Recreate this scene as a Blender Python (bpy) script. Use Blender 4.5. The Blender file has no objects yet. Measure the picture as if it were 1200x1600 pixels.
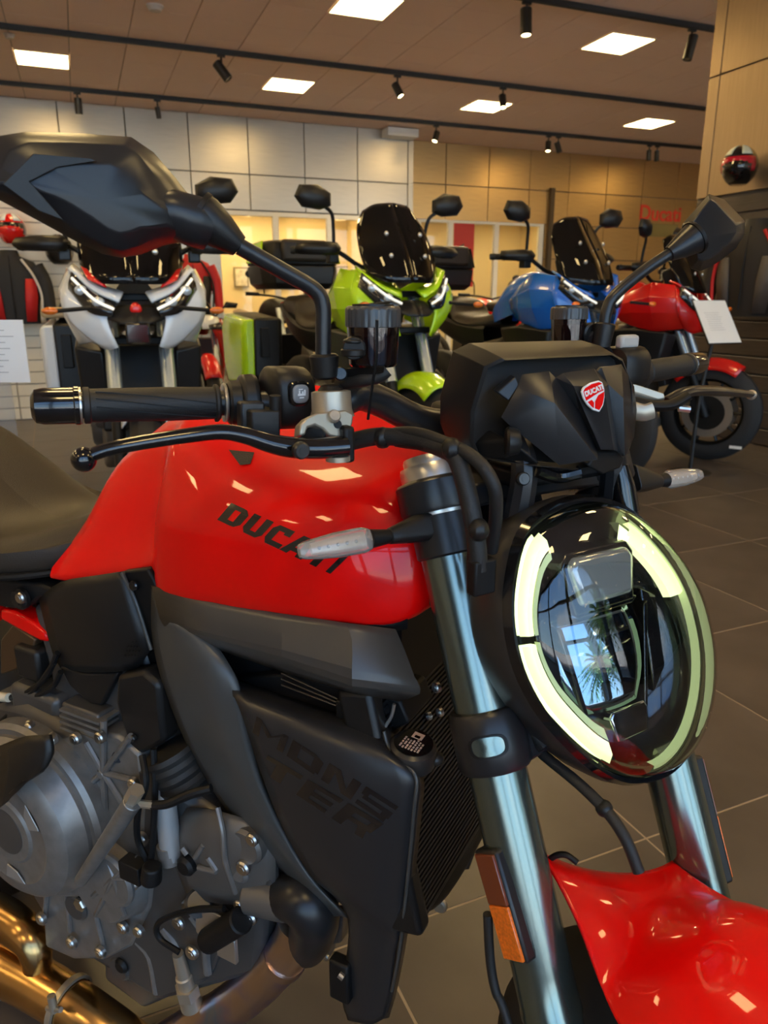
import bpy, bmesh, math, random
from mathutils import Vector, Matrix
from mathutils.bvhtree import BVHTree
random.seed(7)
R = math.radians
scene = bpy.context.scene
COL = scene.collection

# ---------------------------------------------------------------- camera
PITCH, FPX, YAW, CAMZ = R(15.9), 1160.0, R(23.6), 1.139
CAM = Vector((-0.118*math.cos(YAW) - 0.7526*math.sin(YAW), 0.118*math.sin(YAW) - 0.7526*math.cos(YAW), CAMZ))
cd = bpy.data.cameras.new('camera')
cam = bpy.data.objects.new('camera', cd); COL.objects.link(cam)
cd.sensor_fit = 'VERTICAL'; cd.sensor_height = 36.0; cd.lens = 36.0*FPX/1600.0
cd.clip_start = 0.05; cd.clip_end = 300
cam.location = CAM; cam.rotation_euler = (R(90) - PITCH, 0, -YAW)
cd.dof.use_dof = True; cd.dof.focus_distance = 0.80; cd.dof.aperture_fstop = 11.0
scene.camera = cam

# ---------------------------------------------------------------- view and world
vs = scene.view_settings
vs.view_transform = 'Standard'; vs.look = 'None'; vs.gamma = 1.0; vs.use_curve_mapping = False
vs.exposure = 1.7
SKY_STRENGTH = 1.35
PANEL_STRENGTH = 8.0
world = bpy.data.worlds.new('sky'); scene.world = world; world.use_nodes = True
wn, wl = world.node_tree.nodes, world.node_tree.links
wn.clear()
wo = wn.new('ShaderNodeOutputWorld'); bg = wn.new('ShaderNodeBackground'); wl.new(bg.outputs[0], wo.inputs[0])
tc = wn.new('ShaderNodeTexCoord'); sx = wn.new('ShaderNodeSeparateXYZ'); wl.new(tc.outputs['Generated'], sx.inputs[0])
ramp = wn.new('ShaderNodeValToRGB'); wl.new(sx.outputs['Z'], ramp.inputs[0])
ramp.color_ramp.elements[0].color = (0.50, 0.74, 0.96, 1); ramp.color_ramp.elements[1].color = (0.08, 0.27, 0.78, 1)
ramp.color_ramp.elements[1].position = 0.75
cn = wn.new('ShaderNodeTexNoise'); cn.inputs['Scale'].default_value = 3.2; cn.inputs['Detail'].default_value = 7
wl.new(tc.outputs['Generated'], cn.inputs['Vector'])
cr = wn.new('ShaderNodeValToRGB'); wl.new(cn.outputs[0], cr.inputs[0])
cr.color_ramp.elements[0].position = 0.56; cr.color_ramp.elements[1].position = 0.78
mx = wn.new('ShaderNodeMix'); mx.data_type = 'RGBA'
wl.new(cr.outputs[0], mx.inputs[0]); wl.new(ramp.outputs[0], mx.inputs[6]); mx.inputs[7].default_value = (1.0, 1.0, 1.0, 1)
wl.new(mx.outputs[2], bg.inputs[0]); bg.inputs[1].default_value = SKY_STRENGTH

# sun on the street outside the shop front
sd = bpy.data.lights.new('sun', 'SUN'); sd.energy = 11.0; sd.angle = R(0.6); sd.color = (1.0, 0.95, 0.86)
sun = bpy.data.objects.new('sun', sd); COL.objects.link(sun); sun.rotation_euler = (R(-27), 0, R(14)); sun.location = (0, -12, 12)

# ---------------------------------------------------------------- frames
class Frame:
    """horizontal frame in which the photo camera has the given yaw; z stays world z"""
    def __init__(s, psi, about_cam=False):
        a = R(psi)
        s.rot = Matrix.Rotation(a - YAW, 3, 'Z')
        s.off = Vector((0, 0, 0))
        r = Vector((math.cos(a), -math.sin(a), 0)); h = Vector((math.sin(a), math.cos(a), 0))
        s.C = -0.118*r - 0.7526*h; s.C.z = CAMZ
        if about_cam:
            s.C = CAM.copy(); s.off = CAM - s.rot @ CAM; s.off.z = 0
        s.r = r; s.fw = h*math.cos(PITCH); s.fw.z = -math.sin(PITCH); s.u = r.cross(s.fw)
    def ray(s, px, py): return s.fw + s.r*((px-600)/FPX) - s.u*((py-800)/FPX)
    def on(s, px, py, v, ax):
        d = s.ray(px, py); return s.C + d*((v - s.C[ax])/d[ax])
    def w(s, *p):                       # local -> world
        if len(p) == 1: p = p[0]
        return s.rot @ Vector(p) + s.off
    def d(s, *p):
        if len(p) == 1: p = p[0]
        return s.rot @ Vector(p)
    def lx(s, px, py, x): return s.on(px, py, x, 0)
    def X(s, px, py, x): return s.w(s.on(px, py, x, 0))
    def Y(s, px, py, y): return s.w(s.on(px, py, y, 1))
    def Z(s, px, py, z): return s.w(s.on(px, py, z, 2))
    def mat(s): m = s.rot.to_4x4(); m.translation = s.off; return m
    def project(s, P):                  # local point -> pixel
        q = Vector(P) - s.C; z = q.dot(s.fw)
        return 600 + FPX*q.dot(s.r)/z, 800 - FPX*q.dot(s.u)/z
BD = Frame(62.0)        # motorcycle body
FR = Frame(31.5)        # motorcycle steering assembly, turned to the bike's right
RM = Frame(21.65, True) # the room

# ---------------------------------------------------------------- materials
MATS = {}
def mat(name, color, rough=0.5, metal=0.0, coat=0.0, noise=0.0, nscale=30.0, bump=0.0, bscale=200.0, emit=None, estr=0.0, ior=1.5, aniso=None, spec=None, stretch=None):
    if name in MATS: return MATS[name]
    m = bpy.data.materials.new(name); m.use_nodes = True
    n, l = m.node_tree.nodes, m.node_tree.links
    b = n['Principled BSDF']
    b.inputs['Base Color'].default_value = (*color, 1); b.inputs['Roughness'].default_value = rough
    b.inputs['Metallic'].default_value = metal; b.inputs['Coat Weight'].default_value = coat
    b.inputs['Coat Roughness'].default_value = 0.04; b.inputs['IOR'].default_value = ior
    if spec is not None: b.inputs['Specular IOR Level'].default_value = spec
    if emit: b.inputs['Emission Color'].default_value = (*emit, 1); b.inputs['Emission Strength'].default_value = estr
    if noise or bump:
        t = n.new('ShaderNodeTexCoord')
        src = t.outputs['Object']
        if stretch:
            mp = n.new('ShaderNodeMapping'); mp.inputs['Scale'].default_value = stretch
            l.new(src, mp.inputs[0]); src = mp.outputs[0]
        if noise:
            z = n.new('ShaderNodeTexNoise'); z.inputs['Scale'].default_value = nscale; z.inputs['Detail'].default_value = 5
            l.new(src, z.inputs['Vector'])
            rp = n.new('ShaderNodeValToRGB'); l.new(z.outputs[0], rp.inputs[0])
            rp.color_ramp.elements[0].position = 0.3; rp.color_ramp.elements[1].position = 0.7
            rp.color_ramp.elements[0].color = (*[c*(1-noise) for c in color], 1)
            rp.color_ramp.elements[1].color = (*[min(1, c*(1+noise)) for c in color], 1)
            l.new(rp.outputs[0], b.inputs['Base Color'])
        if bump:
            z = n.new('ShaderNodeTexNoise'); z.inputs['Scale'].default_value = bscale; z.inputs['Detail'].default_value = 2
            l.new(src, z.inputs['Vector'])
            bp = n.new('ShaderNodeBump'); bp.inputs['Strength'].default_value = bump; bp.inputs['Distance'].default_value = 0.002
            l.new(z.outputs[0], bp.inputs['Height']); l.new(bp.outputs[0], b.inputs['Normal'])
    MATS[name] = m
    return m
def glass(name, tint=(1, 1, 1), ior=1.5, rough=0.0, gain=1.0, opacity=0.0, body=(0.02, 0.02, 0.02)):
    """thin pane: fresnel mirror over clear (or tinted) see-through"""
    m = bpy.data.materials.new(name); m.use_nodes = True
    n, l = m.node_tree.nodes, m.node_tree.links; n.clear()
    o = n.new('ShaderNodeOutputMaterial'); tr = n.new('ShaderNodeBsdfTransparent'); tr.inputs[0].default_value = (*tint, 1)
    g = n.new('ShaderNodeBsdfGlossy'); g.inputs['Roughness'].default_value = rough
    f = n.new('ShaderNodeFresnel'); f.inputs['IOR'].default_value = ior
    mu = n.new('ShaderNodeMath'); mu.operation = 'MULTIPLY'; mu.use_clamp = True; l.new(f.outputs[0], mu.inputs[0]); mu.inputs[1].default_value = gain
    base = tr
    if opacity:
        df = n.new('ShaderNodeBsdfDiffuse'); df.inputs[0].default_value = (*body, 1)
        m1 = n.new('ShaderNodeMixShader'); m1.inputs[0].default_value = opacity; l.new(tr.outputs[0], m1.inputs[1]); l.new(df.outputs[0], m1.inputs[2]); base = m1
    mix = n.new('ShaderNodeMixShader'); l.new(mu.outputs[0], mix.inputs[0]); l.new(base.outputs[0], mix.inputs[1]); l.new(g.outputs[0], mix.inputs[2])
    l.new(mix.outputs[0], o.inputs[0]); MATS[name] = m
    return m

red = mat('red_paint', (0.80, 0.0015, 0.0015), 0.35, coat=0.55, spec=0.12)
blackp = mat('black_plastic', (0.010, 0.0095, 0.0095), 0.40, bump=0.06, bscale=900, spec=0.38)
blackd = mat('deep_black_plastic', (0.006, 0.006, 0.0065), 0.5, spec=0.3)
blacks = mat('satin_black_paint', (0.015, 0.015, 0.0165), 0.31, spec=0.42)
blackg = mat('gloss_black', (0.006, 0.006, 0.007), 0.12, coat=0.5)
rubber = mat('rubber', (0.012, 0.0115, 0.011), 0.58, bump=0.15, bscale=700)
greyp = mat('graphite_panel', (0.055, 0.056, 0.055), 0.36)
forkm = mat('fork_anodised', (0.20, 0.25, 0.23), 0.20, metal=0.9)
silver = mat('bare_aluminium', (0.62, 0.60, 0.56), 0.30, metal=0.9)
cast = mat('cast_grey', (0.22, 0.21, 0.20), 0.38, metal=0.55, noise=0.12, nscale=60)
castd = mat('cast_dark', (0.09, 0.086, 0.083), 0.40, metal=0.5)
champ = mat('champagne_metal', (0.46, 0.40, 0.31), 0.38, metal=0.7)
steelb = mat('bolt_steel', (0.55, 0.54, 0.52), 0.3, metal=1.0)
screwd = mat('dark_bolt', (0.06, 0.06, 0.06), 0.35, metal=0.8)
white_p = mat('white_plastic', (0.75, 0.75, 0.74), 0.4)
seatm = mat('seat_vinyl', (0.030, 0.023, 0.017), 0.48, bump=0.2, bscale=500, spec=0.4)
amber = mat('amber_reflector', (0.75, 0.16, 0.01), 0.3, noise=0.25, nscale=350, coat=0.5)
amberd = mat('amber_smoked', (0.16, 0.035, 0.012), 0.25, coat=0.6)

# ---------------------------------------------------------------- mesh builder
def cr_pts(P, k):
    """Catmull-Rom through P, k segments per span"""
    n = len(P)
    if n < 3 or k < 2: return [Vector(p) for p in P]
    P = [Vector(p) for p in P]; out = []
    for i in range(n-1):
        a, b, c, d = P[max(i-1, 0)], P[i], P[i+1], P[min(i+2, n-1)]
        if i == 0: a = b*2 - c
        if i == n-2: d = c*2 - b
        for j in range(k):
            t = j/k
            out.append(0.5*((2*b) + (c-a)*t + (2*a-5*b+4*c-d)*t*t + (3*b-a-3*c+d)*t**3))
    out.append(P[-1]); return out
def refine(G, ku, kv):
    rows = [cr_pts(r, kv) for r in G]
    cols = [cr_pts([rows[i][j] for i in range(len(rows))], ku) for j in range(len(rows[0]))]
    return [[cols[j][i] for j in range(len(cols))] for i in range(len(cols[0]))]
def axes(d):
    d = Vector(d).normalized(); a = Vector((0, 0, 1)) if abs(d.z) < 0.9 else Vector((1, 0, 0))
    u = d.cross(a).normalized(); return u, d.cross(u).normalized(), d
class MB:
    def __init__(s): s.v = []; s.f = []
    def add(s, vs, fs):
        o = len(s.v); s.v += [tuple(v) for v in vs]; s.f += [[i+o for i in f] for f in fs]; return s
    def box(s, c, size, ex=(1, 0, 0), ey=None, ez=None):
        c = Vector(c); ex = Vector(ex).normalized()
        if ey is None:
            ez0 = Vector(ez) if ez else Vector((0, 0, 1))
            ey = ez0.cross(ex).normalized()
        ey = Vector(ey).normalized(); ez = ex.cross(ey)
        h = [q/2 for q in size]
        vs = [c + ex*h[0]*a + ey*h[1]*b + ez*h[2]*d for a in (-1, 1) for b in (-1, 1) for d in (-1, 1)]
        return s.add(vs, [(0, 1, 3, 2), (4, 6, 7, 5), (0, 4, 5, 1), (2, 3, 7, 6), (0, 2, 6, 4), (1, 5, 7, 3)])
    def lathe(s, o, ax, prof, n=24, caps=True, sq=None, ref=None):
        """prof: list of (distance along axis, radius)"""
        o = Vector(o); u, v, d = axes(ax)
        if ref is not None:
            u = Vector(ref); u = (u - d*u.dot(d)).normalized(); v = d.cross(u)
        vs = []
        for t, r in prof:
            for k in range(n):
                a = 2*math.pi*k/n; vs.append(o + d*t + (u*math.cos(a)*(sq[0] if sq else 1) + v*math.sin(a)*(sq[1] if sq else 1))*r)
        fs = [(i*n+k, i*n+(k+1) % n, (i+1)*n+(k+1) % n, (i+1)*n+k) for i in range(len(prof)-1) for k in range(n)]
        if caps:
            fs.append(list(range(n))[::-1]); fs.append([(len(prof)-1)*n+k for k in range(n)])
        return s.add(vs, fs)
    def cyl(s, a, b, r0, r1=None, n=20, bev=0.0, sq=None, ref=None):
        a, b = Vector(a), Vector(b); L = (b-a).length; r1 = r0 if r1 is None else r1
        pr = [(0, r0), (L, r1)]
        if bev: pr = [(0, r0-bev), (bev, r0), (L-bev, r1), (L, r1-bev)]
        return s.lathe(a, b-a, pr, n, sq=sq, ref=ref)
    def tube(s, P, r, n=12, k=5, caps=True, sq=None, ref=None):
        m = len(P); rr = r if isinstance(r, (list, tuple)) else [r]*m
        Q = cr_pts([Vector((*p, 0)).xyz if len(p) == 3 else p for p in P], k)
        Rr = []
        for i in range(m-1):
            for j in range(k if m > 2 and k > 1 else 1): Rr.append(rr[i] + (rr[i+1]-rr[i])*j/(k if m > 2 and k > 1 else 1))
        Rr.append(rr[-1])
        vs = []; u = Vector(ref) if ref is not None else None
        for i, q in enumerate(Q):
            t = (Q[min(i+1, len(Q)-1)] - Q[max(i-1, 0)]).normalized()
            if u is None: u = axes(t)[0]
            u = (u - t*u.dot(t)).normalized(); v = t.cross(u)
            for kk in range(n):
                a = 2*math.pi*kk/n; vs.append(q + (u*math.cos(a)*(sq[0] if sq else 1) + v*math.sin(a)*(sq[1] if sq else 1))*Rr[i])
        fs = [(i*n+j, i*n+(j+1) % n, (i+1)*n+(j+1) % n, (i+1)*n+j) for i in range(len(Q)-1) for j in range(n)]
        if caps: fs += [list(range(n))[::-1], [(len(Q)-1)*n+j for j in range(n)]]
        return s.add(vs, fs)
    def grid(s, G, closed=False, capends=False):
        nr, nc = len(G), len(G[0]); vs = [p for r in G for p in r]
        fs = [(i*nc+j, i*nc+(j+1) % nc, (i+1)*nc+(j+1) % nc, (i+1)*nc+j) for i in range(nr-1) for j in range(nc if closed else nc-1)]
        if capends: fs += [list(range(nc))[::-1], [(nr-1)*nc+j for j in range(nc)]]
        return s.add(vs, fs)
    def prism(s, pts, vec):
        n = len(pts); vec = Vector(vec); a = [Vector(p) for p in pts]; b = [p+vec for p in a]
        return s.add(a+b, [list(range(n)), [n+i for i in range(n)][::-1]] + [(i, (i+1) % n, n+(i+1) % n, n+i)[::-1] for i in range(n)])
    def loft(s, rings): return s.grid(rings, closed=True, capends=True)
    def ball(s, c, r, sc=(1, 1, 1), n=16, m=10, ex=None, ey=None, ez=None):
        c = Vector(c); ex = Vector(ex or (1, 0, 0)); ey = Vector(ey or (0, 1, 0)); ez = Vector(ez or (0, 0, 1))
        vs = [c - ez*r*sc[2]]
        for i in range(1, m):
            t = -math.pi/2 + math.pi*i/m
            for k in range(n):
                a = 2*math.pi*k/n
                vs.append(c + ex*(r*sc[0]*math.cos(t)*math.cos(a)) + ey*(r*sc[1]*math.cos(t)*math.sin(a)) + ez*(r*sc[2]*math.sin(t)))
        vs.append(c + ez*r*sc[2]); e = len(vs)-1
        fs = [(0, 1+(k+1) % n, 1+k) for k in range(n)]
        for i in range(m-2):
            fs += [(1+i*n+k, 1+i*n+(k+1) % n, 1+(i+1)*n+(k+1) % n, 1+(i+1)*n+k) for k in range(n)]
        fs += [(1+(m-2)*n+k, 1+(m-2)*n+(k+1) % n, e) for k in range(n)]
        return s.add(vs, fs)
    def mirror_x(s, frame=None):
        """append the mirror image about local x=0 of the frame (or world)"""
        n = len(s.v)
        if frame: inv = frame.rot.inverted(); vs = []
        for q in list(s.v):
            if frame:
                p = inv @ (Vector(q) - frame.off); p.x = -p.x; s.v.append(tuple(frame.w(p)))
            else: s.v.append((-q[0], q[1], q[2]))
        s.f += [[i+n for i in f][::-1] for f in list(s.f)]; return s
    def build(s, name, m, parent=None, smooth=35, bevel=0.0, bseg=2, subsurf=0, solid=0.0, fixn=True, offset=-1.0):
        me = bpy.data.meshes.new(name); me.from_pydata(s.v, [], s.f); me.validate()
        if fixn:
            bm = bmesh.new(); bm.from_mesh(me); bmesh.ops.recalc_face_normals(bm, faces=bm.faces); bm.to_mesh(me); bm.free()
        if smooth:
            me.shade_smooth(); me.set_sharp_from_angle(angle=R(smooth))
        me.materials.append(m)
        o = bpy.data.objects.new(name, me); COL.objects.link(o)
        if parent is not None: o.parent = parent
        if solid:
            q = o.modifiers.new('solid', 'SOLIDIFY'); q.thickness = solid; q.offset = offset
        if bevel:
            q = o.modifiers.new('bevel', 'BEVEL'); q.width = bevel; q.segments = bseg; q.limit_method = 'ANGLE'; q.angle_limit = R(28)
        if subsurf:
            q = o.modifiers.new('sub', 'SUBSURF'); q.levels = subsurf; q.render_levels = subsurf
        return o
def tag(o, label=None, cat=None, group=None, kind=None):
    if label: o['label'] = label
    if cat: o['category'] = cat
    if group: o['group'] = group
    if kind: o['kind'] = kind
    return o
def empty(name, loc=(0, 0, 0), rz=0.0, scale=1.0):
    o = bpy.data.objects.new(name, None); COL.objects.link(o); o.location = loc; o.rotation_euler = (0, 0, rz)
    o.scale = (scale,)*3; o.empty_display_size = 0.1
    return o
def piece(name, src, parent, loc=(0, 0, 0), rot=None):
    """another object sharing a mesh"""
    o = bpy.data.objects.new(name, src.data if hasattr(src, 'data') else src); COL.objects.link(o); o.parent = parent
    o.location = loc
    if rot: o.rotation_euler = rot
    return o
def copy_tree(o, parent=None):
    c = o.copy(); COL.objects.link(c); c.parent = parent
    for ch in o.children: copy_tree(ch, c)
    return c
# ================================================================ THE ROOM
HC = 3.94
def in_room(o, kind='structure'):
    o.location = RM.off; o.rotation_euler = (0, 0, R(21.65) - YAW)
    if kind: o['kind'] = kind
    return o
def rbox(x0, x1, y0, y1, z0, z1): return (((x0+x1)/2, (y0+y1)/2, (z0+z1)/2), (x1-x0, y1-y0, z1-z0))

# floor: slab with joints, and each tile in view on it
tile_m = mat('floor_tile', (0.085, 0.070, 0.060), 0.34, noise=0.22, nscale=4.5, bump=0.03, bscale=60)
def grout_floor():
    m = bpy.data.materials.new('floor_joint'); m.use_nodes = True; n, l = m.node_tree.nodes, m.node_tree.links
    b = n['Principled BSDF']; b.inputs['Roughness'].default_value = 0.6
    t = n.new('ShaderNodeTexCoord'); mp = n.new('ShaderNodeMapping'); mp.inputs['Location'].default_value = (-0.015, -0.387, 0)
    br = n.new('ShaderNodeTexBrick'); l.new(t.outputs['Object'], mp.inputs[0]); l.new(mp.outputs[0], br.inputs[0])
    br.offset = 0; br.inputs['Scale'].default_value = 1.0; br.inputs['Brick Width'].default_value = 0.655; br.inputs['Row Height'].default_value = 0.72
    br.inputs['Mortar Size'].default_value = 0.004
    br.inputs['Color1'].default_value = (0.085, 0.07, 0.06, 1); br.inputs['Color2'].default_value = (0.078, 0.066, 0.058, 1); br.inputs['Mortar'].default_value = (0.24, 0.19, 0.15, 1)
    l.new(br.outputs[0], b.inputs['Base Color']); return m
jointm = mat('floor_grout', (0.34, 0.27, 0.20), 0.7)
fl = MB(); fl.box((2, 4.2, -0.08), (26, 25, 0.14)); floor = fl.build('floor', grout_floor(), smooth=0); floor['kind'] = 'structure'
TX, TY = 0.655, 0.72
jb = MB(); jb.box((0.015 + TX*3, 0.387 + TY*6.5, -0.0022), (TX*14, TY*17, 0.0025)); jb.build('joint_bed', jointm, floor, smooth=0)
tm = MB(); tm.box((0, 0, -0.0035), (TX-0.0055, TY-0.0055, 0.007))
tile0 = None
for i in range(-4, 10):
    for j in range(-2, 15):
        loc = (0.015 + TX*(i+0.5), 0.387 + TY*(j+0.5), 0)
        if tile0 is None: tile0 = tm.build('floor_tile', tile_m, floor, smooth=0); tile0.location = loc
        else: piece('floor_tile', tile0, floor, loc)

# ceiling: backing and tiles
ceil_m = mat('ceiling_tile', (0.84, 0.66, 0.59), 0.8, bump=0.1, bscale=300)
cgap_m = mat('ceiling_gap', (0.16, 0.135, 0.12), 0.8)
ceiling = in_room(MB().box(*rbox(-8, 14.5, -4.6, 17, HC+0.02, HC+0.10)).build('ceiling', cgap_m, smooth=0))
LX, LY = 2.53, 7.25        # centre of one light panel; a panel every fifth tile
lights_xy = [(LX+3.04*i, LY+3.03*j) for i in range(-3, 4) for j in range(-3, 2)]
S = 0.606
ct = MB().box((0, 0, 0.0), (S-0.007, S-0.007, 0.02)); ct0 = None; far = MB()
for i in range(-18, 20):
    for j in range(-20, 16):
        x, y = LX + S*i*1.0033, LY + S*j
        if y > 12.75 or y < -4.3: continue
        if any(abs(x-a) < 0.31 and abs(y-b) < 0.31 for a, b in lights_xy): continue
        if 5.6 < y and -1.9 < x < 10.4:
            if ct0 is None: ct0 = ct.build('ceiling_tile', ceil_m, ceiling, smooth=0); ct0.location = (x, y, HC+0.008)
            else: piece('ceiling_tile', ct0, ceiling, (x, y, HC+0.008))
        else: far.box((x, y, HC+0.008), (S-0.007, S-0.007, 0.02))
o = far.build('distant_tiles', ceil_m, ceiling, smooth=0); o['kind'] = 'stuff'

# back wall of brushed metal panels, left run (Y 12.3) and right run (Y 12.9), with office windows
panel_m = mat('brushed_panel', (0.52, 0.475, 0.40), 0.36, metal=0.82, noise=0.06, nscale=3.0, stretch=(1, 1, 30))
goldp_m = mat('brushed_panel_bronze', (0.58, 0.38, 0.16), 0.33, metal=0.85, noise=0.08, nscale=3.0, stretch=(1, 1, 30))
wallb_m = mat('wall_backing', (0.09, 0.08, 0.07), 0.7)
cream_m = mat('office_wall', (0.72, 0.60, 0.38), 0.8)
offw_m = mat('white_frame', (0.78, 0.76, 0.70), 0.45)
def panel_wall(name, Y, x0, x1, step, xref, rows, hole, m):
    b = MB()
    hx0, hx1, hz = hole
    b.box(*rbox(x0, hx0, Y+0.012, Y+0.16, 0, HC+0.02)); b.box(*rbox(hx1, x1, Y+0.012, Y+0.16, 0, HC+0.02)); b.box(*rbox(hx0, hx1, Y+0.012, Y+0.16, hz, HC+0.02))
    w = in_room(b.build(name, wallb_m, smooth=0))
    k0 = math.floor((x0-xref)/step)
    xs = [xref + step*k for k in range(k0, k0+40) if x0 < xref+step*k < x1]
    xs = [x0] + [x for x in xs if x - x0 > 0.1 and x1 - x > 0.1] + [x1]
    meshes = {}
    for za, zb in zip(rows, rows[1:]):
        for xa, xb in zip(xs, xs[1:]):
            if za < hz - 0.05:
                if xa < hx1 and xb > hx0:          # clip against the opening
                    if xa < hx0 - 0.05: xb2 = hx0; xa2 = xa
                    elif xb > hx1 + 0.05: xa2 = hx1; xb2 = xb
                    else: continue
                else: xa2, xb2 = xa, xb
            else: xa2, xb2 = xa, xb
            key = (round(xb2-xa2, 3), round(zb-za, 3))
            if key not in meshes:
                q = MB().box((0, 0, 0), (xb2-xa2-0.014, 0.024, zb-za-0.014)).build('panel', m, w, smooth=0, bevel=0.003, bseg=1); meshes[key] = q
            else: q = piece('panel', meshes[key], w); 
            if len(q.modifiers) == 0:
                bb = q.modifiers.new('bevel', 'BEVEL'); bb.width = 0.003; bb.segments = 1
            q.location = ((xa2+xb2)/2, Y, (za+zb)/2)
    return w
rowsL = [0, 0.62, 1.25, 1.9, 2.56, 3.10, HC]
panel_wall('wall_back_1', 12.3, -8, 5.28, 0.93, -0.41, rowsL, (1.84, 4.74, 2.54), panel_m)
rowsR = [0, 0.65, 1.3, 1.95, 2.60, 3.22, HC]
panel_wall('wall_back_2', 12.9, 5.28, 14.4, 0.91, 6.2, rowsR, (5.62, 8.42, 2.62), goldp_m)
o = MB().box(*rbox(5.20, 5.28, 12.3, 12.9, 0, HC)).build('trim_1', offw_m, smooth=0); in_room(o)
o = MB().box(*rbox(8.47, 8.56, 12.80, 12.885, 0, 3.27)).build('trim_2', mat('bronze_post', (0.10, 0.07, 0.04), 0.4, metal=0.6), smooth=0); in_room(o)

def office_window(name, Y, xs, ztop, w=0.10):
    b = MB()
    for x in xs: b.box(*rbox(x-w/2, x+w/2, Y-0.03, Y+0.06, 0.0, ztop))
    b.box(*rbox(xs[0]-w/2, xs[-1]+w/2, Y-0.028, Y+0.058, ztop-0.02, ztop+0.05)); b.box(*rbox(xs[0], xs[-1], Y-0.02, Y+0.05, 0.85, 0.93)); b.box(*rbox(xs[0], xs[-1], Y-0.02, Y+0.05, 0, 0.12))
    o = in_room(b.build(name, offw_m, smooth=0, bevel=0.004))
    for a, c in zip(xs, xs[1:]):
        MB().box(*rbox(a+w/2, c-w/2, Y+0.01, Y+0.018, 0.12, ztop-0.02)).build('pane', MATS['office_glass'], o, smooth=0)
    return o
glass('office_glass', (0.96, 0.97, 0.95), 1.45)
office_window('window_1', 12.33, [1.80, 2.79, 3.73, 4.70], 2.50)
office_window('window_2', 12.93, [5.67, 6.34, 7.34, 8.36], 2.58)
# rooms behind the office glass
def office(name, x0, x1, y0, y1):
    b = MB()
    b.box(*rbox(x0, x1, y1, y1+0.1, 0, 3.0)); b.box(*rbox(x0-0.1, x0, y0, y1, 0, 3.0)); b.box(*rbox(x1, x1+0.1, y0, y1, 0, 3.0)); b.box(*rbox(x0, x1, y0, y1, 2.9, 3.0))
    return in_room(b.build(name, cream_m, smooth=0))
office('wall_office_1', 0.6, 5.1, 12.5, 15.4); office('wall_office_2', 5.4, 9.4, 13.1, 15.4)

# side walls
sidem = mat('side_wall', (0.50, 0.45, 0.38), 0.7)
in_room(MB().box(*rbox(-8.1, -7.95, -4.6, 13, 0, HC+0.02)).build('wall_left', sidem, smooth=0))
in_room(MB().box(*rbox(14.3, 14.45, -4.6, 13.2, 0, HC+0.02)).build('wall_right', sidem, smooth=0))

# partition on the right: bronze panels above, dark slatwall below
PXW = 4.65
b = MB().box(*rbox(PXW+0.01, PXW+0.30, 1.9, 4.78, 0, HC+0.015)); part = in_room(b.build('wall_partition', wallb_m, smooth=0))
colm = mat('bronze_cladding', (0.44, 0.33, 0.22), 0.38, metal=0.75, noise=0.07, nscale=3, stretch=(1, 30, 1))
slatd = mat('dark_slatwall', (0.060, 0.047, 0.040), 0.5, noise=0.2, nscale=6, stretch=(1, 1, 12))
for ya, yb in ((4.66, 4.775), (3.5, 4.65), (1.9, 3.49)):
    for za, zb in ((1.98, 2.90), (2.912, HC)):
        MB().box(*rbox(PXW-0.012, PXW+0.012, ya, yb, za, zb)).build('panel', colm, part, smooth=0, bevel=0.002, bseg=1)
sm0 = MB().box((0, 0, 0), (0.022, 2.86, 0.128)).build('slat', slatd, part, smooth=0, bevel=0.004, bseg=1)
sm0.location = (PXW, 3.34, 0.07)
for k in range(1, 14):
    q = piece('slat', sm0, part, (PXW, 3.34, 0.07+0.14*k)); bb = q.modifiers.new('bevel', 'BEVEL'); bb.width = 0.004; bb.segments = 1

# white slatwall partition on the left, with jackets and helmets on it
slatw = mat('cream_slatwall', (0.74, 0.68, 0.55), 0.5)
part2 = in_room(MB().box(*rbox(-4.0, 0.30, 7.52, 7.62, 0, 2.3)).build('wall_display', mat('cream_back', (0.42, 0.37, 0.29), 0.6), smooth=0))
sw0 = None
for k in range(20):
    for xa, xb in ((-4.0, -2.55), (-2.54, -1.05), (-1.04, 0.30)):
        q = MB().box(((xa+xb)/2, 7.508, 0.062+0.115*k), (xb-xa-0.004, 0.026, 0.104)).build('slat', slatw, part2, smooth=0)

# window front behind the photographer
WY = -4.3
glass('shop_glass', (0.97, 0.985, 0.98), 1.45)
frame_m = mat('window_frame', (0.035, 0.035, 0.037), 0.4, metal=0.3)
NB = 10; WX0 = -7.9; WSTEP = 2.22
for k in range(NB):
    a, c = WX0 + WSTEP*k, WX0 + WSTEP*(k+1)
    b = MB(); b.box(*rbox(a, a+0.07, WY-0.08, WY+0.08, 0, HC)); b.box(*rbox(c-0.07, c, WY-0.08, WY+0.08, 0, HC))
    for z0, z1 in ((0, 0.10), (2.55, 2.64), (HC-0.12, HC)): b.box(*rbox(a+0.07, c-0.07, WY-0.07, WY+0.07, z0, z1))
    o = in_room(b.build('window_%d' % (k+3), frame_m, smooth=0))
    for z0, z1 in ((0.10, 2.55), (2.64, HC-0.12)):
        MB().box(*rbox(a+0.07, c-0.07, WY-0.004, WY+0.004, z0, z1)).build('pane', MATS['shop_glass'], o, smooth=0)
# pavement outside
g = MB().box((2, -35, -0.12), (160, 61, 0.08)).build('pavement', mat('pavement', (0.33, 0.32, 0.30), 0.8, noise=0.15, nscale=2), smooth=0); in_room(g)

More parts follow.
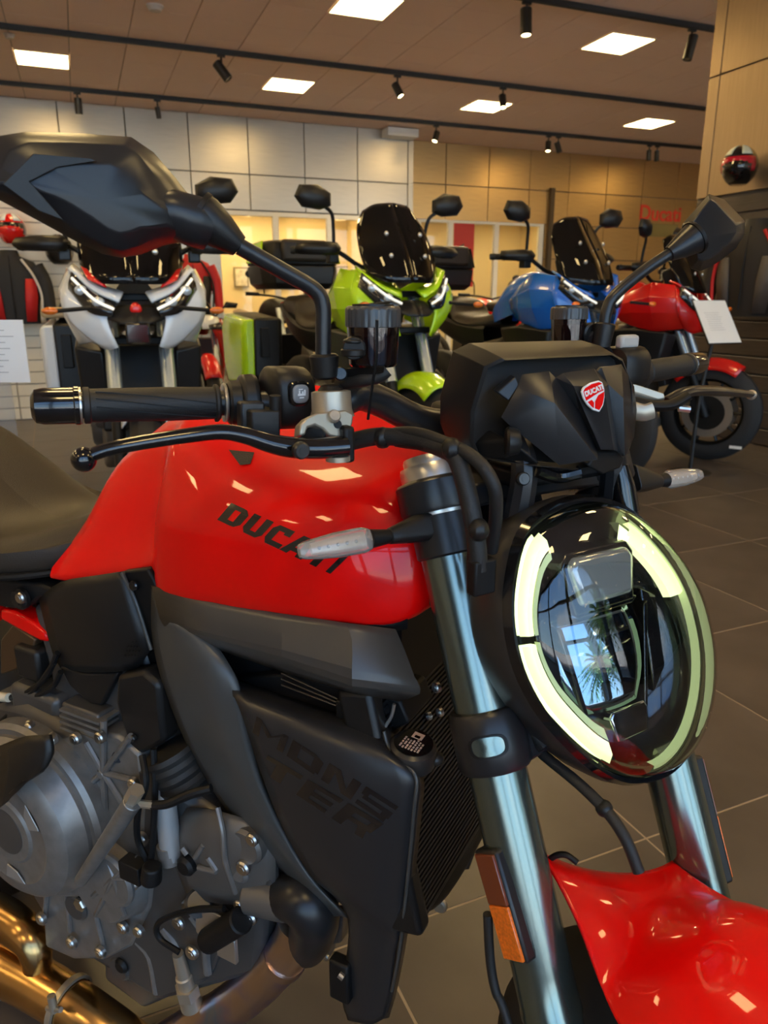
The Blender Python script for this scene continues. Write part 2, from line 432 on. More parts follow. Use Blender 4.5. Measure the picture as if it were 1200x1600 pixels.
# ================================================================ CEILING FITTINGS
lamp_m = mat('light_diffuser', (0.9, 0.85, 0.7), 0.4, emit=(1.0, 0.70, 0.29), estr=PANEL_STRENGTH)
lframe = mat('light_frame', (0.75, 0.72, 0.66), 0.4)
fb = MB()
for s_ in (-1, 1):
    fb.box((s_*0.292, 0, 0), (0.014, 0.598, 0.02)); fb.box((0, s_*0.292, 0), (0.57, 0.014, 0.02))
fm = fb.build('frame', lframe, None, smooth=0); dm = MB().box((0, 0, 0.003), (0.57, 0.57, 0.012)).build('diffuser', lamp_m, None, smooth=0)
fmesh, dmesh = fm.data, dm.data; bpy.data.objects.remove(fm); bpy.data.objects.remove(dm)
rz_room = R(21.65) - YAW
for x, y in lights_xy:
    p = RM.w(x, y, 0)
    t = empty('ceiling_light', (p.x, p.y, HC-0.001), rz_room)
    tag(t, 'square glowing ceiling light panel set flush among ceiling tiles', 'ceiling light', 'ceiling light panels')
    piece('frame', fmesh, t); piece('diffuser', dmesh, t)
# unseen panels added to brighten the offices behind the glass
for x, y in ((1.6, 13.4), (1.6, 14.6), (2.9, 13.4), (2.9, 14.6), (4.2, 13.4), (4.2, 14.6), (6.2, 13.9), (7.6, 13.9), (8.8, 13.9)):
    p = RM.w(x, y, 0); t = empty('office_fill_light', (p.x, p.y, 2.888), rz_room)
    tag(t, 'unseen square light panel added in the office ceiling to brighten the room', 'ceiling light', 'added office lights'); piece('frame', fmesh, t); piece('diffuser', dmesh, t)
# black lighting tracks
trackm = mat('track_black', (0.012, 0.011, 0.010), 0.45)
for yy, lab in ((6.42, 'black lighting track on the ceiling beside the bronze partition'), (9.10, 'black lighting track along the middle of the ceiling'), (11.45, 'black lighting track running close to the metal back wall')):
    o = MB().box((0, 0, -0.025), (16.6, 0.045, 0.05)).box((0, 0, -0.052), (16.6, 0.016, 0.006)).build('lighting_track', trackm, smooth=0)
    p = RM.w(3.2, yy, 0); o.location = (p.x, p.y, HC-0.004); o.rotation_euler = (0, 0, rz_room)
    tag(o, lab, 'track')
# spotlights
spot_e = mat('spot_glow', (1, 0.9, 0.7), 0.3, emit=(1.0, 0.74, 0.30), estr=14)
spot_off = mat('spot_lens', (0.30, 0.28, 0.24), 0.2, metal=0.6)
def spotlight(px, py, ty, tilt, az, lit, label, L=0.20, r=0.048, power=45):
    q = RM.on(px, py, 3.74, 2); q = RM.w(q.x, ty, 0)
    t = empty('spotlight', (q.x, q.y, HC-0.0605), rz_room)
    tag(t, label, 'spotlight', 'track spotlights')
    MB().cyl((0, 0, 0.0), (0, 0, -0.13), 0.011, n=10).box((0, 0, -0.012), (0.09, 0.034, 0.024)).build('bracket', trackm, t)
    d = Vector((math.sin(tilt)*math.cos(az), math.sin(tilt)*math.sin(az), -math.cos(tilt)))
    c = Vector((0, 0, -0.16))
    a, e = c - d*L*0.45, c + d*L*0.55
    MB().lathe(a, d, [(0, r-0.006), (0.006, r), (L-0.004, r), (L, r-0.003), (L-0.002, r-0.009), (L-0.03, r-0.012)], 20, caps=False).lathe(a, d, [(0, 0.0005), (0, r-0.006)], 20, caps=False).build('housing', trackm, t)
    MB().lathe(a + d*(L-0.016), d, [(0, r-0.0105), (0.004, r-0.0105), (0.010, r*.5), (0.013, 0.006)], 18).build('lamp_lens', spot_e if lit else spot_off, t)
    if lit:
        ld = bpy.data.lights.new('spot_lamp', 'SPOT'); ld.energy = power; ld.color = (1.0, 0.76, 0.42); ld.spot_size = R(125); ld.spot_blend = 0.6; ld.shadow_soft_size = 0.03
        lo = bpy.data.objects.new('spot_lamp', ld); COL.objects.link(lo); lo.parent = t; lo.location = e + d*0.01
        lo.rotation_euler = d.to_track_quat('-Z', 'Y').to_euler()
    return t
T1, T2, T3 = 6.42, 9.10, 11.45
spotlight(348, 104, T2, R(38), R(-20), False, 'unlit black track spotlight tilted over the mirror', 0.22, 0.055)
spotlight(122, 168, T3, R(8), R(90), True, 'lit black track spotlight above the left end of the wall panels')
spotlight(250, 165, T3, R(15), R(60), False, 'unlit small black spotlight hanging behind a lit one on the rear track', 0.15, 0.035)
spotlight(820, 30, T1, R(6), R(-90), True, 'lit black spotlight hanging straight down from the front track', 0.24, 0.055)
spotlight(1084, 67, T1, R(12), R(170), False, 'unlit black spotlight beside the bronze partition edge', 0.24, 0.05)
spotlight(630, 131, T2, R(30), R(-45), True, 'lit black spotlight on the middle track tilted to the right', 0.18)
spotlight(790, 153, T2, R(20), R(-100), True, 'glaring lit spotlight beside a ceiling light panel', 0.18)
spotlight(683, 210, T3, R(25), R(-150), True, 'lit spotlight on the rear track near the white box', 0.17)
spotlight(851, 228, T3, R(15), R(-120), True, 'lit spotlight next to an unlit one on the rear track', 0.17)
spotlight(889, 222, T3, R(20), R(-40), False, 'unlit spotlight next to a lit one on the rear track', 0.17)
spotlight(1033, 235, T3, R(4), R(0), False, 'unlit black spotlight of the close pair by the partition', 0.18, 0.042)
spotlight(1050, 235, T3, R(4), R(0), False, 'unlit black spotlight of the close pair by the partition', 0.18, 0.042)
# smoke detectors
for px, py, lab in ((242, 9, 'round white smoke detector on the ceiling tile'), (14, 53, 'small white sensor on the ceiling behind the middle track')):
    q = RM.w(*RM.on(px, py, HC-0.002, 2)); rr = 0.085 if py == 9 else 0.06
    o = MB().lathe((0, 0, 0), (0, 0, -1), [(0, rr), (0.012, rr), (0.02, rr*0.85), (0.045, rr*0.7), (0.05, rr*0.45)], 24).build('smoke_detector', mat('detector', (0.55, 0.5, 0.46), 0.5))
    o.location = (q.x, q.y, HC-0.001); tag(o, lab, 'smoke detector')
# white box at the wall corner
o = MB().box((0, 0, 0), (0.56, 0.30, 0.13)).box((0, -0.152, -0.02), (0.5, 0.006, 0.03)).build('air_unit', offw_m, smooth=0, bevel=0.008)
q = RM.w(4.95, 12.12, 0); o.location = (q.x, q.y, HC-0.085); o.rotation_euler = (0, 0, rz_room); tag(o, 'long white air unit fixed under the ceiling at the wall corner', 'air unit')
# poster and wall sign, drawn with strokes
poster_m = mat('poster_red', (0.50, 0.025, 0.015), 0.5); posterd = mat('poster_dark', (0.10, 0.07, 0.04), 0.5)
t = empty('poster', RM.w(6.63, 12.915, 1.4), rz_room); tag(t, 'red poster with a dark shape behind the office glass', 'poster')
MB().box((0, 0, 0.60), (0.44, 0.006, 1.2)).build('sheet', poster_m, t, smooth=0)
MB().prism([(-0.20, -0.005, 0.40), (0.02, -0.005, 0.40), (0.05, -0.005, 0.60), (0.0, -0.005, 0.80), (-0.12, -0.005, 0.74), (-0.20, -0.005, 0.60)], (0, 0.002, 0)).build('motif', posterd, t, smooth=0)
def text_mesh(name, body, m, parent, size, M4, ext=0.002, shear=0.0, off=0.0):
    c = bpy.data.curves.new(name, 'FONT'); c.body = body; c.size = size; c.extrude = ext; c.shear = shear; c.offset = off; c.align_x = 'CENTER'; c.align_y = 'CENTER'; c.resolution_u = 3
    tmp = bpy.data.objects.new('tmp', c); COL.objects.link(tmp)
    me = bpy.data.meshes.new_from_object(tmp.evaluated_get(bpy.context.evaluated_depsgraph_get())); bpy.data.objects.remove(tmp)
    me.name = name; me.materials.clear(); me.materials.append(m)
    o = bpy.data.objects.new(name, me); COL.objects.link(o); o.parent = parent; o.matrix_local = M4
    return o
FACE = Matrix.Rotation(R(90), 4, 'X')      # text upright, facing -y
t = empty('wall_sign', RM.w(11.27, 12.882, 2.62), rz_room); tag(t, 'red lettered sign with a dark line of writing on the bronze wall', 'sign')
text_mesh('lettering', 'Ducati', mat('sign_red', (0.75, 0.05, 0.02), 0.5), t, 0.42, Matrix.Translation((0, 0, 0.28)) @ FACE, 0.006, off=0.008)
MB().box((0, 0, -0.04), (1.0, 0.005, 0.26)).build('plate', mat('sign_plate', (0.22, 0.17, 0.05), 0.5), t, smooth=0)
# framed pictures in the office
for k, (x, z, w_, h_) in enumerate(((2.05, 1.55, 0.35, 0.42), (2.62, 1.6, 0.3, 0.4), (3.05, 1.58, 0.32, 0.42), (3.55, 1.6, 0.34, 0.42), (4.2, 1.6, 0.36, 0.5), (4.7, 1.6, 0.32, 0.5))):
    q = RM.w(x*1.06, 15.37, z); t = empty('picture', q, rz_room); tag(t, 'framed picture on the cream office wall behind the glass', 'picture', 'pictures in the office')
    MB().box((0, 0, 0), (w_, 0.03, h_)).build('frame', mat('picture_frame', (0.25, 0.19, 0.10), 0.5), t, smooth=0); MB().box((0, -0.018, 0), (w_-0.06, 0.006, h_-0.06)).build('print', mat('picture_print', (0.62, 0.56, 0.46), 0.5, noise=0.3, nscale=12), t, smooth=0)
q = RM.w(2.25, 15.38, 2.26); t = empty('wall_crest', q, rz_room); tag(t, 'faded shield crest on the office wall', 'crest')
sh = [(-0.17, 0.18), (0, 0.22), (0.17, 0.18), (0.16, 0.0), (0.09, -0.14), (0, -0.23), (-0.09, -0.14), (-0.16, 0.0)]
MB().prism([(x, -0.01, z) for x, z in sh], (0, 0.01, 0)).build('shield', mat('crest_grey', (0.42, 0.42, 0.42), 0.5), t, smooth=0)
MB().prism([(x*0.85, -0.014, z*0.85) for x, z in sh[:3]] + [(0.13, -0.014, 0.05), (-0.13, -0.014, 0.05)], (0, 0.004, 0)).build('band', mat('crest_red', (0.55, 0.20, 0.14), 0.5), t, smooth=0)

# palm tree outside the shop window
def palm(x, y, h, label):
    q = RM.w(x, y, -0.08); t = empty('palm_tree', q); tag(t, label, 'tree')
    MB().tube([(0, 0, 0), (0.05, 0, h*0.5), (0.12, 0.05, h)], [0.22, 0.16, 0.14], 12).build('trunk', mat('palm_bark', (0.16, 0.12, 0.08), 0.9, noise=0.3, nscale=20), t)
    leaf = mat('palm_leaf', (0.07, 0.16, 0.03), 0.5); lb = MB()
    for k in range(120):
        az = random.uniform(0, 6.283); el = random.uniform(-0.7, 1.45); L = random.uniform(1.3, 1.8)
        d = Vector((math.cos(az)*math.cos(el), math.sin(az)*math.cos(el), math.sin(el))); P = []
        for i in range(6):
            s_ = i/5; P.append(Vector((0.12, 0.05, h)) + d*L*s_ + Vector((0, 0, -0.55*s_*s_*L*max(0, math.cos(el)))))
        side = d.cross(Vector((0, 0, 1))).normalized()
        for i in range(5):
            for s2 in (-1, 1):
                for f_ in (0.0, 0.5):
                    p = P[i] + (P[i+1]-P[i])*f_; l_ = 0.42*(1-0.55*i/5)
                    tip = p + side*s2*l_*0.7 + (P[i+1]-P[i]).normalized()*l_*0.7 - Vector((0, 0, 0.08))
                    ww = (P[i+1]-P[i]).normalized()*0.055
                    lb.add([p-ww, p+ww, tip], [(0, 1, 2)])
        lb.tube(P, [0.02, 0.018, 0.015, 0.012, 0.008, 0.004], 4, k=1)
    o = lb.build('fronds', leaf, t, smooth=0, fixn=False); o['kind'] = 'stuff'
palm(4.96, -6.9, 2.45, 'short palm tree with a round crown outside the shop window')
# ================================================================ BACKGROUND MOTORCYCLES
tyre_m = mat('tyre', (0.016, 0.015, 0.015), 0.7)
rim_m = mat('rim_black', (0.02, 0.019, 0.018), 0.35, metal=0.5)
disc_m = mat('brake_disc', (0.55, 0.50, 0.44), 0.3, metal=0.9)
bfork = mat('fork_silver', (0.50, 0.58, 0.64), 0.25, metal=0.8)
smoke = glass('smoked_screen', (0.10, 0.095, 0.085), 1.5, opacity=0.25, body=(0.015, 0.014, 0.013))
clearl = mat('headlight_lens', (0.55, 0.60, 0.64), 0.08, metal=0.3, coat=1.0)
headblk = mat('headlight_black', (0.012, 0.013, 0.015), 0.15, coat=0.6)
glow = mat('running_light', (0.9, 0.9, 0.85), 0.3, emit=(1, 0.95, 0.8), estr=0.2)
engm = mat('bike_engine', (0.10, 0.09, 0.08), 0.45, metal=0.5)
mirror_g = mat('mirror_glass', (0.6, 0.65, 0.7), 0.03, metal=1.0)
tan_m = mat('tan_plate', (0.50, 0.36, 0.20), 0.5)
def wheel(parent, name, c, r, w, spokes=10, disc=0.16, disc_x=0.075, discs=(-1, 1)):
    """wheel with axis along x; c is its centre"""
    t = empty(name, c); t.parent = parent
    MB().lathe((-w/2, 0, 0), (1, 0, 0), [(0.004, r-0.105), (0.0, r-0.075), (w*0.10, r-0.03), (w*0.28, r-0.006), (w*0.5, r), (w*0.72, r-0.006), (w*0.90, r-0.03), (w, r-0.075), (w-0.004, r-0.105)], 40, caps=False).build('tyre', tyre_m, t)
    rw = w*0.72
    MB().lathe((-rw/2, 0, 0), (1, 0, 0), [(0, r-0.085), (0.0, r-0.108), (rw*0.3, r-0.125), (rw*0.7, r-0.125), (rw, r-0.108), (rw, r-0.085), (rw*0.6, r-0.10), (rw*0.4, r-0.10), (0, r-0.085)], 40, caps=False).build('rim', rim_m, t)
    MB().cyl((-0.06, 0, 0), (0.06, 0, 0), 0.038, bev=0.006).build('hub', rim_m, t)
    for k in range(spokes):
        a = 2*math.pi*k/spokes; d = Vector((0, math.cos(a), math.sin(a)))
        MB().tube([d*0.03, d*(r-0.12)], [0.014, 0.010], 8, k=1).build('spoke', rim_m, t)
    for s in discs:
        MB().lathe((s*disc_x-0.0025, 0, 0), (1, 0, 0), [(0, disc*0.66), (0, disc), (0.005, disc), (0.005, disc*0.66), (0, disc*0.66)], 36, caps=False).build('brake_disc', disc_m, t)
        MB().lathe((s*disc_x-0.004, 0, 0), (1, 0, 0), [(0, 0.03), (0, disc*0.70), (0.008, disc*0.70), (0.008, 0.03)], 24, caps=False).build('disc_carrier', rim_m, t)
    return t
def sym(MBf, *a): pass
def adv_bike(name, label, loc, rz, paint, accent=None, scale=1.12, topcase=None, pannier=None, steer=0.0, screen_h=1.0, group=None, pannier_sides=(-1, 1), duct=None):
    t = empty(name, loc, rz, scale); tag(t, label, 'motorcycle', group)
    dk = blackp
    # steering group
    fz, fy = 0.325, 0.0
    wheel(t, 'front_wheel', (0, 0, 0.325), 0.325, 0.12)
    wheel(t, 'rear_wheel', (0, 1.57, 0.33), 0.33, 0.17, disc=0.13, discs=(-1,))
    for s in (-1, 1):
        MB().cyl((s*0.105, 0.0, 0.30), (s*0.105, 0.15, 0.66), 0.026, 0.026).build('fork_lower', blackd, t)
        MB().cyl((s*0.105, 0.13, 0.62), (s*0.105, 0.31, 1.03), 0.030, 0.030).build('fork_tube', bfork, t)
        MB().box((s*0.10, 0.075, 0.38), (0.035, 0.06, 0.12)).build('brake_caliper', blackd, t, bevel=0.008)
    for z, y in ((0.86, 0.235), (1.03, 0.31)): MB().box((0, y, z), (0.28, 0.09, 0.03)).build('fork_clamp', blackd, t, bevel=0.006)
    # front fender over the tyre
    G = []
    for i in range(9):
        a = R(-48 + 80*i/8); row = []
        for j in range(-4, 5):
            v = j/4; r = 0.355 - 0.075*abs(v)**3; row.append((0.088*v, -r*math.sin(a), 0.325 + r*math.cos(a)))
        G.append([Vector(p) for p in row])
    MB().grid(refine(G, 2, 2)).build('front_fender', paint, t, solid=0.005)
    # nose fairing: right half as a grid from beak to tank side, mirrored
    def half(G, m, nm, ku=3, kv=3, solid=0.006, sm=35):
        b = MB().grid(refine([[Vector(p) for p in r] for r in G], ku, kv)); b.mirror_x(); return b.build(nm, m, t, solid=solid, smooth=sm)
    half([[(0, 0.04, 0.93), (-0.05, 0.05, 0.93), (-0.09, 0.09, 0.94)],
          [(0, 0.06, 0.965), (-0.07, 0.08, 0.96), (-0.13, 0.13, 0.96)],
          [(0, 0.12, 1.0), (-0.05, 0.13, 1.0), (-0.10, 0.16, 0.99)]], dk, 'beak')
    # side fairing panels
    for s in (-1, 1):
        def P(x, y, z): return Vector((s*x, y, z))
        G = [[P(.235, .24, 1.13), P(.255, .38, 1.15), P(.235, .50, 1.10), P(.19, .60, 1.06)],
             [P(.275, .22, 1.05), P(.295, .38, 1.06), P(.27, .50, 1.03), P(.21, .64, 1.00)],
             [P(.265, .20, .96), P(.285, .36, .96), P(.265, .50, .96), P(.215, .62, .95)],
             [P(.17, .17, .86), P(.235, .34, .84), P(.235, .48, .87), P(.21, .58, .90)]]
        MB().grid(G).build('side_fairing', paint, t, solid=0.008, smooth=12, bevel=.006)
        G = [[P(.10, .115, .99), P(.17, .15, 1.03), P(.235, .235, 1.12)],
             [P(.11, .10, .95), P(.20, .15, .97), P(.275, .215, 1.04)],
             [P(.10, .09, .90), P(.18, .15, .90), P(.262, .20, .95)],
             [P(.08, .09, .84), P(.12, .14, .83), P(.17, .175, .855)]]
        MB().grid(refine(G, 3, 3)).build('front_cowl', paint, t, solid=0.006)
        # headlight lens along the cowl
        hl = MB().grid(refine([[P(.075, .098, 1.005), P(.15, .128, 1.045), P(.225, .205, 1.125)], [P(.085, .078, .975), P(.165, .112, 1.005), P(.240, .200, 1.085)], [P(.09, .082, .955), P(.175, .125, .975), P(.245, .208, 1.06)]], 3, 4)).build('headlight', headblk, t, solid=0.02)
        for (a, b_, c) in ((.135, .105, 1.012), (.195, .150, 1.055)): MB().ball(P(a, b_, c), 0.024, (1, .5, .8), 12, 8).build('projector', clearl, hl)
        MB().tube([P(.08, .075, .985), P(.15, .10, 1.022), P(.225, .185, 1.10)], 0.006, 8).build('running_light', glow, hl)
        # brow above the light
        MB().grid(refine([[P(.04, .16, 1.05), P(.14, .20, 1.09), P(.22, .28, 1.16)], [P(.06, .11, 1.015), P(.15, .14, 1.06), P(.235, .22, 1.14)]], 3, 4)).build('brow', accent or paint, t, solid=0.012)
        # dark lower cowl, radiator duct
        MB().loft([[P(.14, .22, .82), P(.25, .26, .84), P(.24, .30, .62), P(.13, .28, .58)], [P(.16, .50, .86), P(.26, .50, .86), P(.245, .48, .58), P(.15, .46, .52)], [P(.14, .70, .84), P(.22, .70, .84), P(.20, .62, .60), P(.14, .58, .56)]]).build('side_duct', duct or blackp, t, bevel=0.012)
        MB().tube([P(.16, .05, .99), P(.28, .02, 0.98)], 0.008, 8, k=1).build('indicator_stalk', blackd, t)
        MB().ball(P(.30, .015, .98), 0.028, (1, .5, .5), 10, 6).build('indicator', amber, t)
        # bars, hand guards and mirrors
        MB().tube([(0, .42, 1.15), P(.12, .43, 1.16), P(.25, .47, 1.235), P(.41, .53, 1.235)], 0.0115, 10).build('handlebar', blackd, t)
        MB().cyl(P(.30, .49, 1.235), P(.425, .535, 1.235), 0.018, 0.017).cyl(P(.425, .535, 1.235), P(.445, .545, 1.235), 0.020, 0.016).build('grip', rubber, t)
        MB().cyl(P(.24, .465, 1.23), P(.295, .485, 1.237), 0.028, 0.026).box(P(.26, .46, 1.20), (0.05, .05, .05)).build('switchgear', blackp, t, bevel=0.006)
        MB().tube([P(.235, .44, 1.235), P(.31, .43, 1.23), P(.42, .455, 1.215)], 0.009, 8, sq=(1, .6)).build('lever', blackd, t)
        G = [[P(.25, .42, 1.268), P(.33, .405, 1.27), P(.44, .46, 1.262)], [P(.24, .40, 1.24), P(.33, .385, 1.24), P(.455, .45, 1.235)], [P(.25, .41, 1.212), P(.33, .395, 1.208), P(.43, .46, 1.212)]]
        MB().grid(refine(G, 3, 3)).build('hand_guard', blackp, t, solid=0.006)
        MB().tube([P(.25, .465, 1.25), P(.255, .455, 1.33), P(.27, .44, 1.40), P(.32, .43, 1.435)], 0.009, 8).build('mirror_stem', blackd, t)
        MB().loft([[P(.28 + .085 + dx*k_, .42 + dy, 1.465 + dz*k_) for dx, dz in ((-.085, -.035), (-.03, -.055), (.06, -.045), (.095, .0), (.07, .05), (-.02, .055), (-.085, .02))] for dy, k_ in ((-.035, .35), (-.02, .85), (.0, 1.0), (.012, 1.0))]).build('mirror', blackp, t, smooth=50)
        MB().loft([[P(.28 + .085 + dx*.92, .42 + dy, 1.465 + dz*.92) for dx, dz in ((-.085, -.035), (-.03, -.055), (.06, -.045), (.095, .0), (.07, .05), (-.02, .055), (-.085, .02))] for dy in (.010, .015)]).build('mirror_glass', mirror_g, t)
        # foot rests, frame side
        MB().tube([P(.10, .42, .95), P(.17, .65, .80), P(.17, .95, .62), P(.14, 1.08, .42)], 0.022, 8).build('frame_tube', engm, t)
        MB().box(P(.20, 1.05, .40), (.14, .04, .02)).build('foot_rest', blackd, t, bevel=0.004)
    # windscreen
    H = screen_h
    G = [[(0, .10, 1.08), (-.11, .13, 1.08), (-.19, .21, 1.10)], [(0, .17, 1.22), (-.12, .20, 1.22), (-.20, .28, 1.22)], [(0, .27, 1.36*H), (-.11, .29, 1.355*H), (-.185, .34, 1.33*H)], [(0, .33, 1.45*H), (-.09, .345, 1.44*H), (-.14, .375, 1.41*H)]]
    half(G, smoke, 'windscreen', 4, 4, 0.004)
    for x in (-.09, .09):
        for z in (1.20, 1.30): MB().ball((x, .155+.5*(z-1.18), z), .012, (1, .6, 1), 8, 6).build('screen_bolt', silver, t)
    MB().box((0, .30, 1.17), (.26, .10, .14), (1, 0, 0), (0, .94, -.34)).build('dashboard', blackd, t, bevel=0.015)
    # tank
    G = []
    for y, w_, z0, z1 in ((.44, .10, .98, 1.10), (.52, .135, .95, 1.155), (.64, .15, .93, 1.165), (.76, .14, .90, 1.13), (.87, .12, .87, 1.05), (.93, .09, .87, .97)):
        G.append([Vector(p) for p in ((0, y, z1), (-w_*.55, y, z1-.012), (-w_*.9, y, z1-.07), (-w_, y, (z0+z1)/2), (-w_*.9, y, z0))])
    half(G, paint, 'tank', 3, 3, 0)
    # seat and tail
    G = []
    for y, w_, z0, z1 in ((.86, .08, .86, .96), (.95, .12, .84, .92), (1.10, .155, .84, .90), (1.24, .16, .86, .93), (1.30, .15, .90, 1.01), (1.50, .13, .92, 1.03), (1.66, .09, .95, 1.03)):
        G.append([Vector(p) for p in ((0, y, z1), (-w_*.7, y, z1-.006), (-w_, y, z1-.04), (-w_*.92, y, z0), (0, y, z0-.01))])
    half(G, seatm, 'seat', 3, 3, 0)
    G = []
    for y, w_, z0, z1 in ((.95, .13, .70, .85), (1.20, .15, .72, .87), (1.45, .14, .80, .93), (1.72, .09, .90, .99)):
        G.append([Vector(p) for p in ((0, y, z1), (-w_, y, z1-.01), (-w_*1.03, y, (z0+z1)/2), (-w_*.8, y, z0), (0, y, z0))])
    half(G, paint if topcase is None else blackp, 'tail', 3, 3, 0)
    MB().box((0, 1.75, .965), (.16, .03, .05)).build('tail_light', mat('tail_lens', (.5, .01, .01), .2, coat=.5), t, bevel=.01)
    MB().box((0, 1.86, .68), (.20, .012, .22), (1, 0, 0), (0, .9, .42)).build('rear_mudguard', blackp, t, bevel=.004)
    # engine
    MB().loft([[(-.17, .40, .34), (.17, .40, .34), (.16, .36, .62), (-.16, .36, .62)], [(-.20, .62, .26), (.20, .62, .26), (.19, .62, .80), (-.19, .62, .80)], [(-.19, .95, .28), (.19, .95, .28), (.17, .95, .74), (-.17, .95, .74)]]).build('engine_block', engm, t, bevel=.02)
    for s in (-1, 1):
        MB().cyl((s*.18, .78, .45), (s*.245, .78, .45), .125, .11, 28, bev=.012).build('engine_cover', castd, t)
        MB().cyl((s*.17, .56, .52), (s*.215, .56, .52), .07, .06, 20, bev=.008).build('engine_cover', castd, t)
    MB().box((0, .33, .66), (.34, .05, .36), (1, 0, 0), (0, .95, -.3)).build('radiator', blackd, t, bevel=.008)
    MB().box((0, .52, .23), (.26, .44, .07)).build('skid_plate', engm, t, bevel=.02)
    MB().tube([(-.05, .42, .45), (-.10, .33, .32), (-.08, .55, .20), (-.10, .95, .22), (-.19, 1.20, .36)], .024, 10).build('exhaust_pipe', silver, t)
    MB().tube([(-.19, 1.18, .36), (-.21, 1.35, .46), (-.22, 1.68, .60)], [.045, .062, .055], 14, sq=(.8, 1.1)).build('silencer', blackd, t)
    MB().loft([[(x, .95, z) for x, z in ((.05, .40), (.13, .40), (.13, .50), (.05, .50))], [(x, 1.60, z) for x, z in ((.10, .29), (.15, .29), (.15, .38), (.10, .38))]]).loft([[(x, .95, z) for x, z in ((-.13, .40), (-.05, .40), (-.05, .50), (-.13, .50))], [(x, 1.60, z) for x, z in ((-.15, .29), (-.10, .29), (-.10, .38), (-.15, .38))]]).build('swingarm', engm, t, bevel=.01)
    # luggage
    if topcase is not None:
        def ring(z, k, dy=0): return [Vector((k*x, 1.72 + dy + k*(y-1.72), z)) for x, y in ((-.20, 1.50), (-.26, 1.60), (-.26, 1.86), (-.18, 1.95), (.18, 1.95), (.26, 1.86), (.26, 1.60), (.20, 1.50))]
        c = MB().loft([ring(1.07, .82), ring(1.10, .95), ring(1.20, 1.0), ring(1.21, .985)]).build('top_case', blackp, t, bevel=.01)
        MB().loft([ring(1.212, 1.0), ring(1.28, .99), ring(1.345, .9, .01), ring(1.36, .7, .01)]).build('case_lid', blackd, c, bevel=.01)
        MB().loft([[Vector((x, 1.475+d_, z)) for x, z in ((-.15, 1.23), (.15, 1.23), (.15, 1.36), (-.15, 1.36))] for d_ in (0, .06)]).build('back_pad', seatm, c, bevel=.02)
        for s in (-1, 1):
            MB().loft([[Vector((s*x, y, z)) for x, y, z in ((.264, 1.56, 1.225), (.266, 1.84, 1.225), (.250, 1.84, 1.34), (.240, 1.58, 1.355))], [Vector((s*(x+.008), y, z)) for x, y, z in ((.264, 1.57, 1.23), (.266, 1.83, 1.23), (.250, 1.83, 1.335), (.240, 1.59, 1.35))]]).build('case_inlay', topcase, c)
    if pannier is not None:
        for s in pannier_sides:
            def ring(x, k): return [Vector((s*x, 1.50 + k*(y-1.50), .70 + k*(z-.70))) for y, z in ((1.26, .90), (1.70, .93), (1.76, .86), (1.74, .60), (1.66, .48), (1.36, .48), (1.28, .56))]
            c = MB().loft([ring(.24, .92), ring(.26, 1.0), ring(.40, 1.0), ring(.42, .98)]).build('pannier', blackp, t, bevel=.012)
            MB().loft([ring(.415, .97), ring(.47, .95), ring(.49, .82)]).build('pannier_lid', pannier, c, bevel=.012)
            MB().box((s*.36, 1.252, .76), (.05, .012, .17)).build('latch', blackd, c, bevel=.004)
    return t
def paint(name, c, rough=.25): return mat(name, c, rough, coat=.7)
white_paint = paint('white_paint', (.72, .76, .80)); lime_paint = paint('lime_paint', (.50, .80, .01)); blue_paint = paint('blue_paint', (.012, .14, .62))
red2 = paint('showroom_red', (.72, .008, .006))
def head(vx, vy): return math.atan2(vx, -vy)      # local heading is -y
wb = adv_bike('adventure_motorcycle', 'white adventure motorcycle with red flashes on its nose, facing the big mirror', (-.07, 2.74, 0), head(-.10, -1), white_paint, None, 1.12, None, white_paint, pannier_sides=(-1,))
for s in (-1, 1):   # red flashes and sensor of the white bike
    MB().grid(refine([[Vector((s*.10, .120, 1.068)), Vector((s*.165, .150, 1.098))], [Vector((s*.125, .185, 1.118)), Vector((s*.19, .215, 1.145))]], 3, 3)).build('red_flash', red2, wb, solid=.006)
MB().box((0, .062, .895), (.09, .05, .08)).build('radar_sensor', blackg, wb, bevel=.008)
MB().ball((0, .085, .985), .028, (.8, .5, .9), 12, 8).build('red_badge', red2, wb)
MB().box((-.36, 1.50, .955), (.22, .42, .05)).build('pannier_top', tan_m, wb, bevel=.015)
gb = adv_bike('adventure_motorcycle', 'lime green adventure motorcycle with a black top case and dark windscreen', (1.40, 2.96, 0), head(.06, -1), lime_paint, None, 1.14, lime_paint, lime_paint)
bb_ = adv_bike('adventure_motorcycle', 'blue adventure motorcycle with a black top case, beside the lime green one', (2.80, 3.12, 0), head(.15, -1), blue_paint, None, 1.14, blackd, None)
rb = adv_bike('adventure_motorcycle', 'bright red adventure motorcycle beside the dark slatted partition', (3.95, 3.38, 0), head(.50, -.85), red2, None, 1.10, None, None)
MB().box((-.07, -.20, .115), (.006, .075, .018)).build('tyre_mark', white_p, rb)

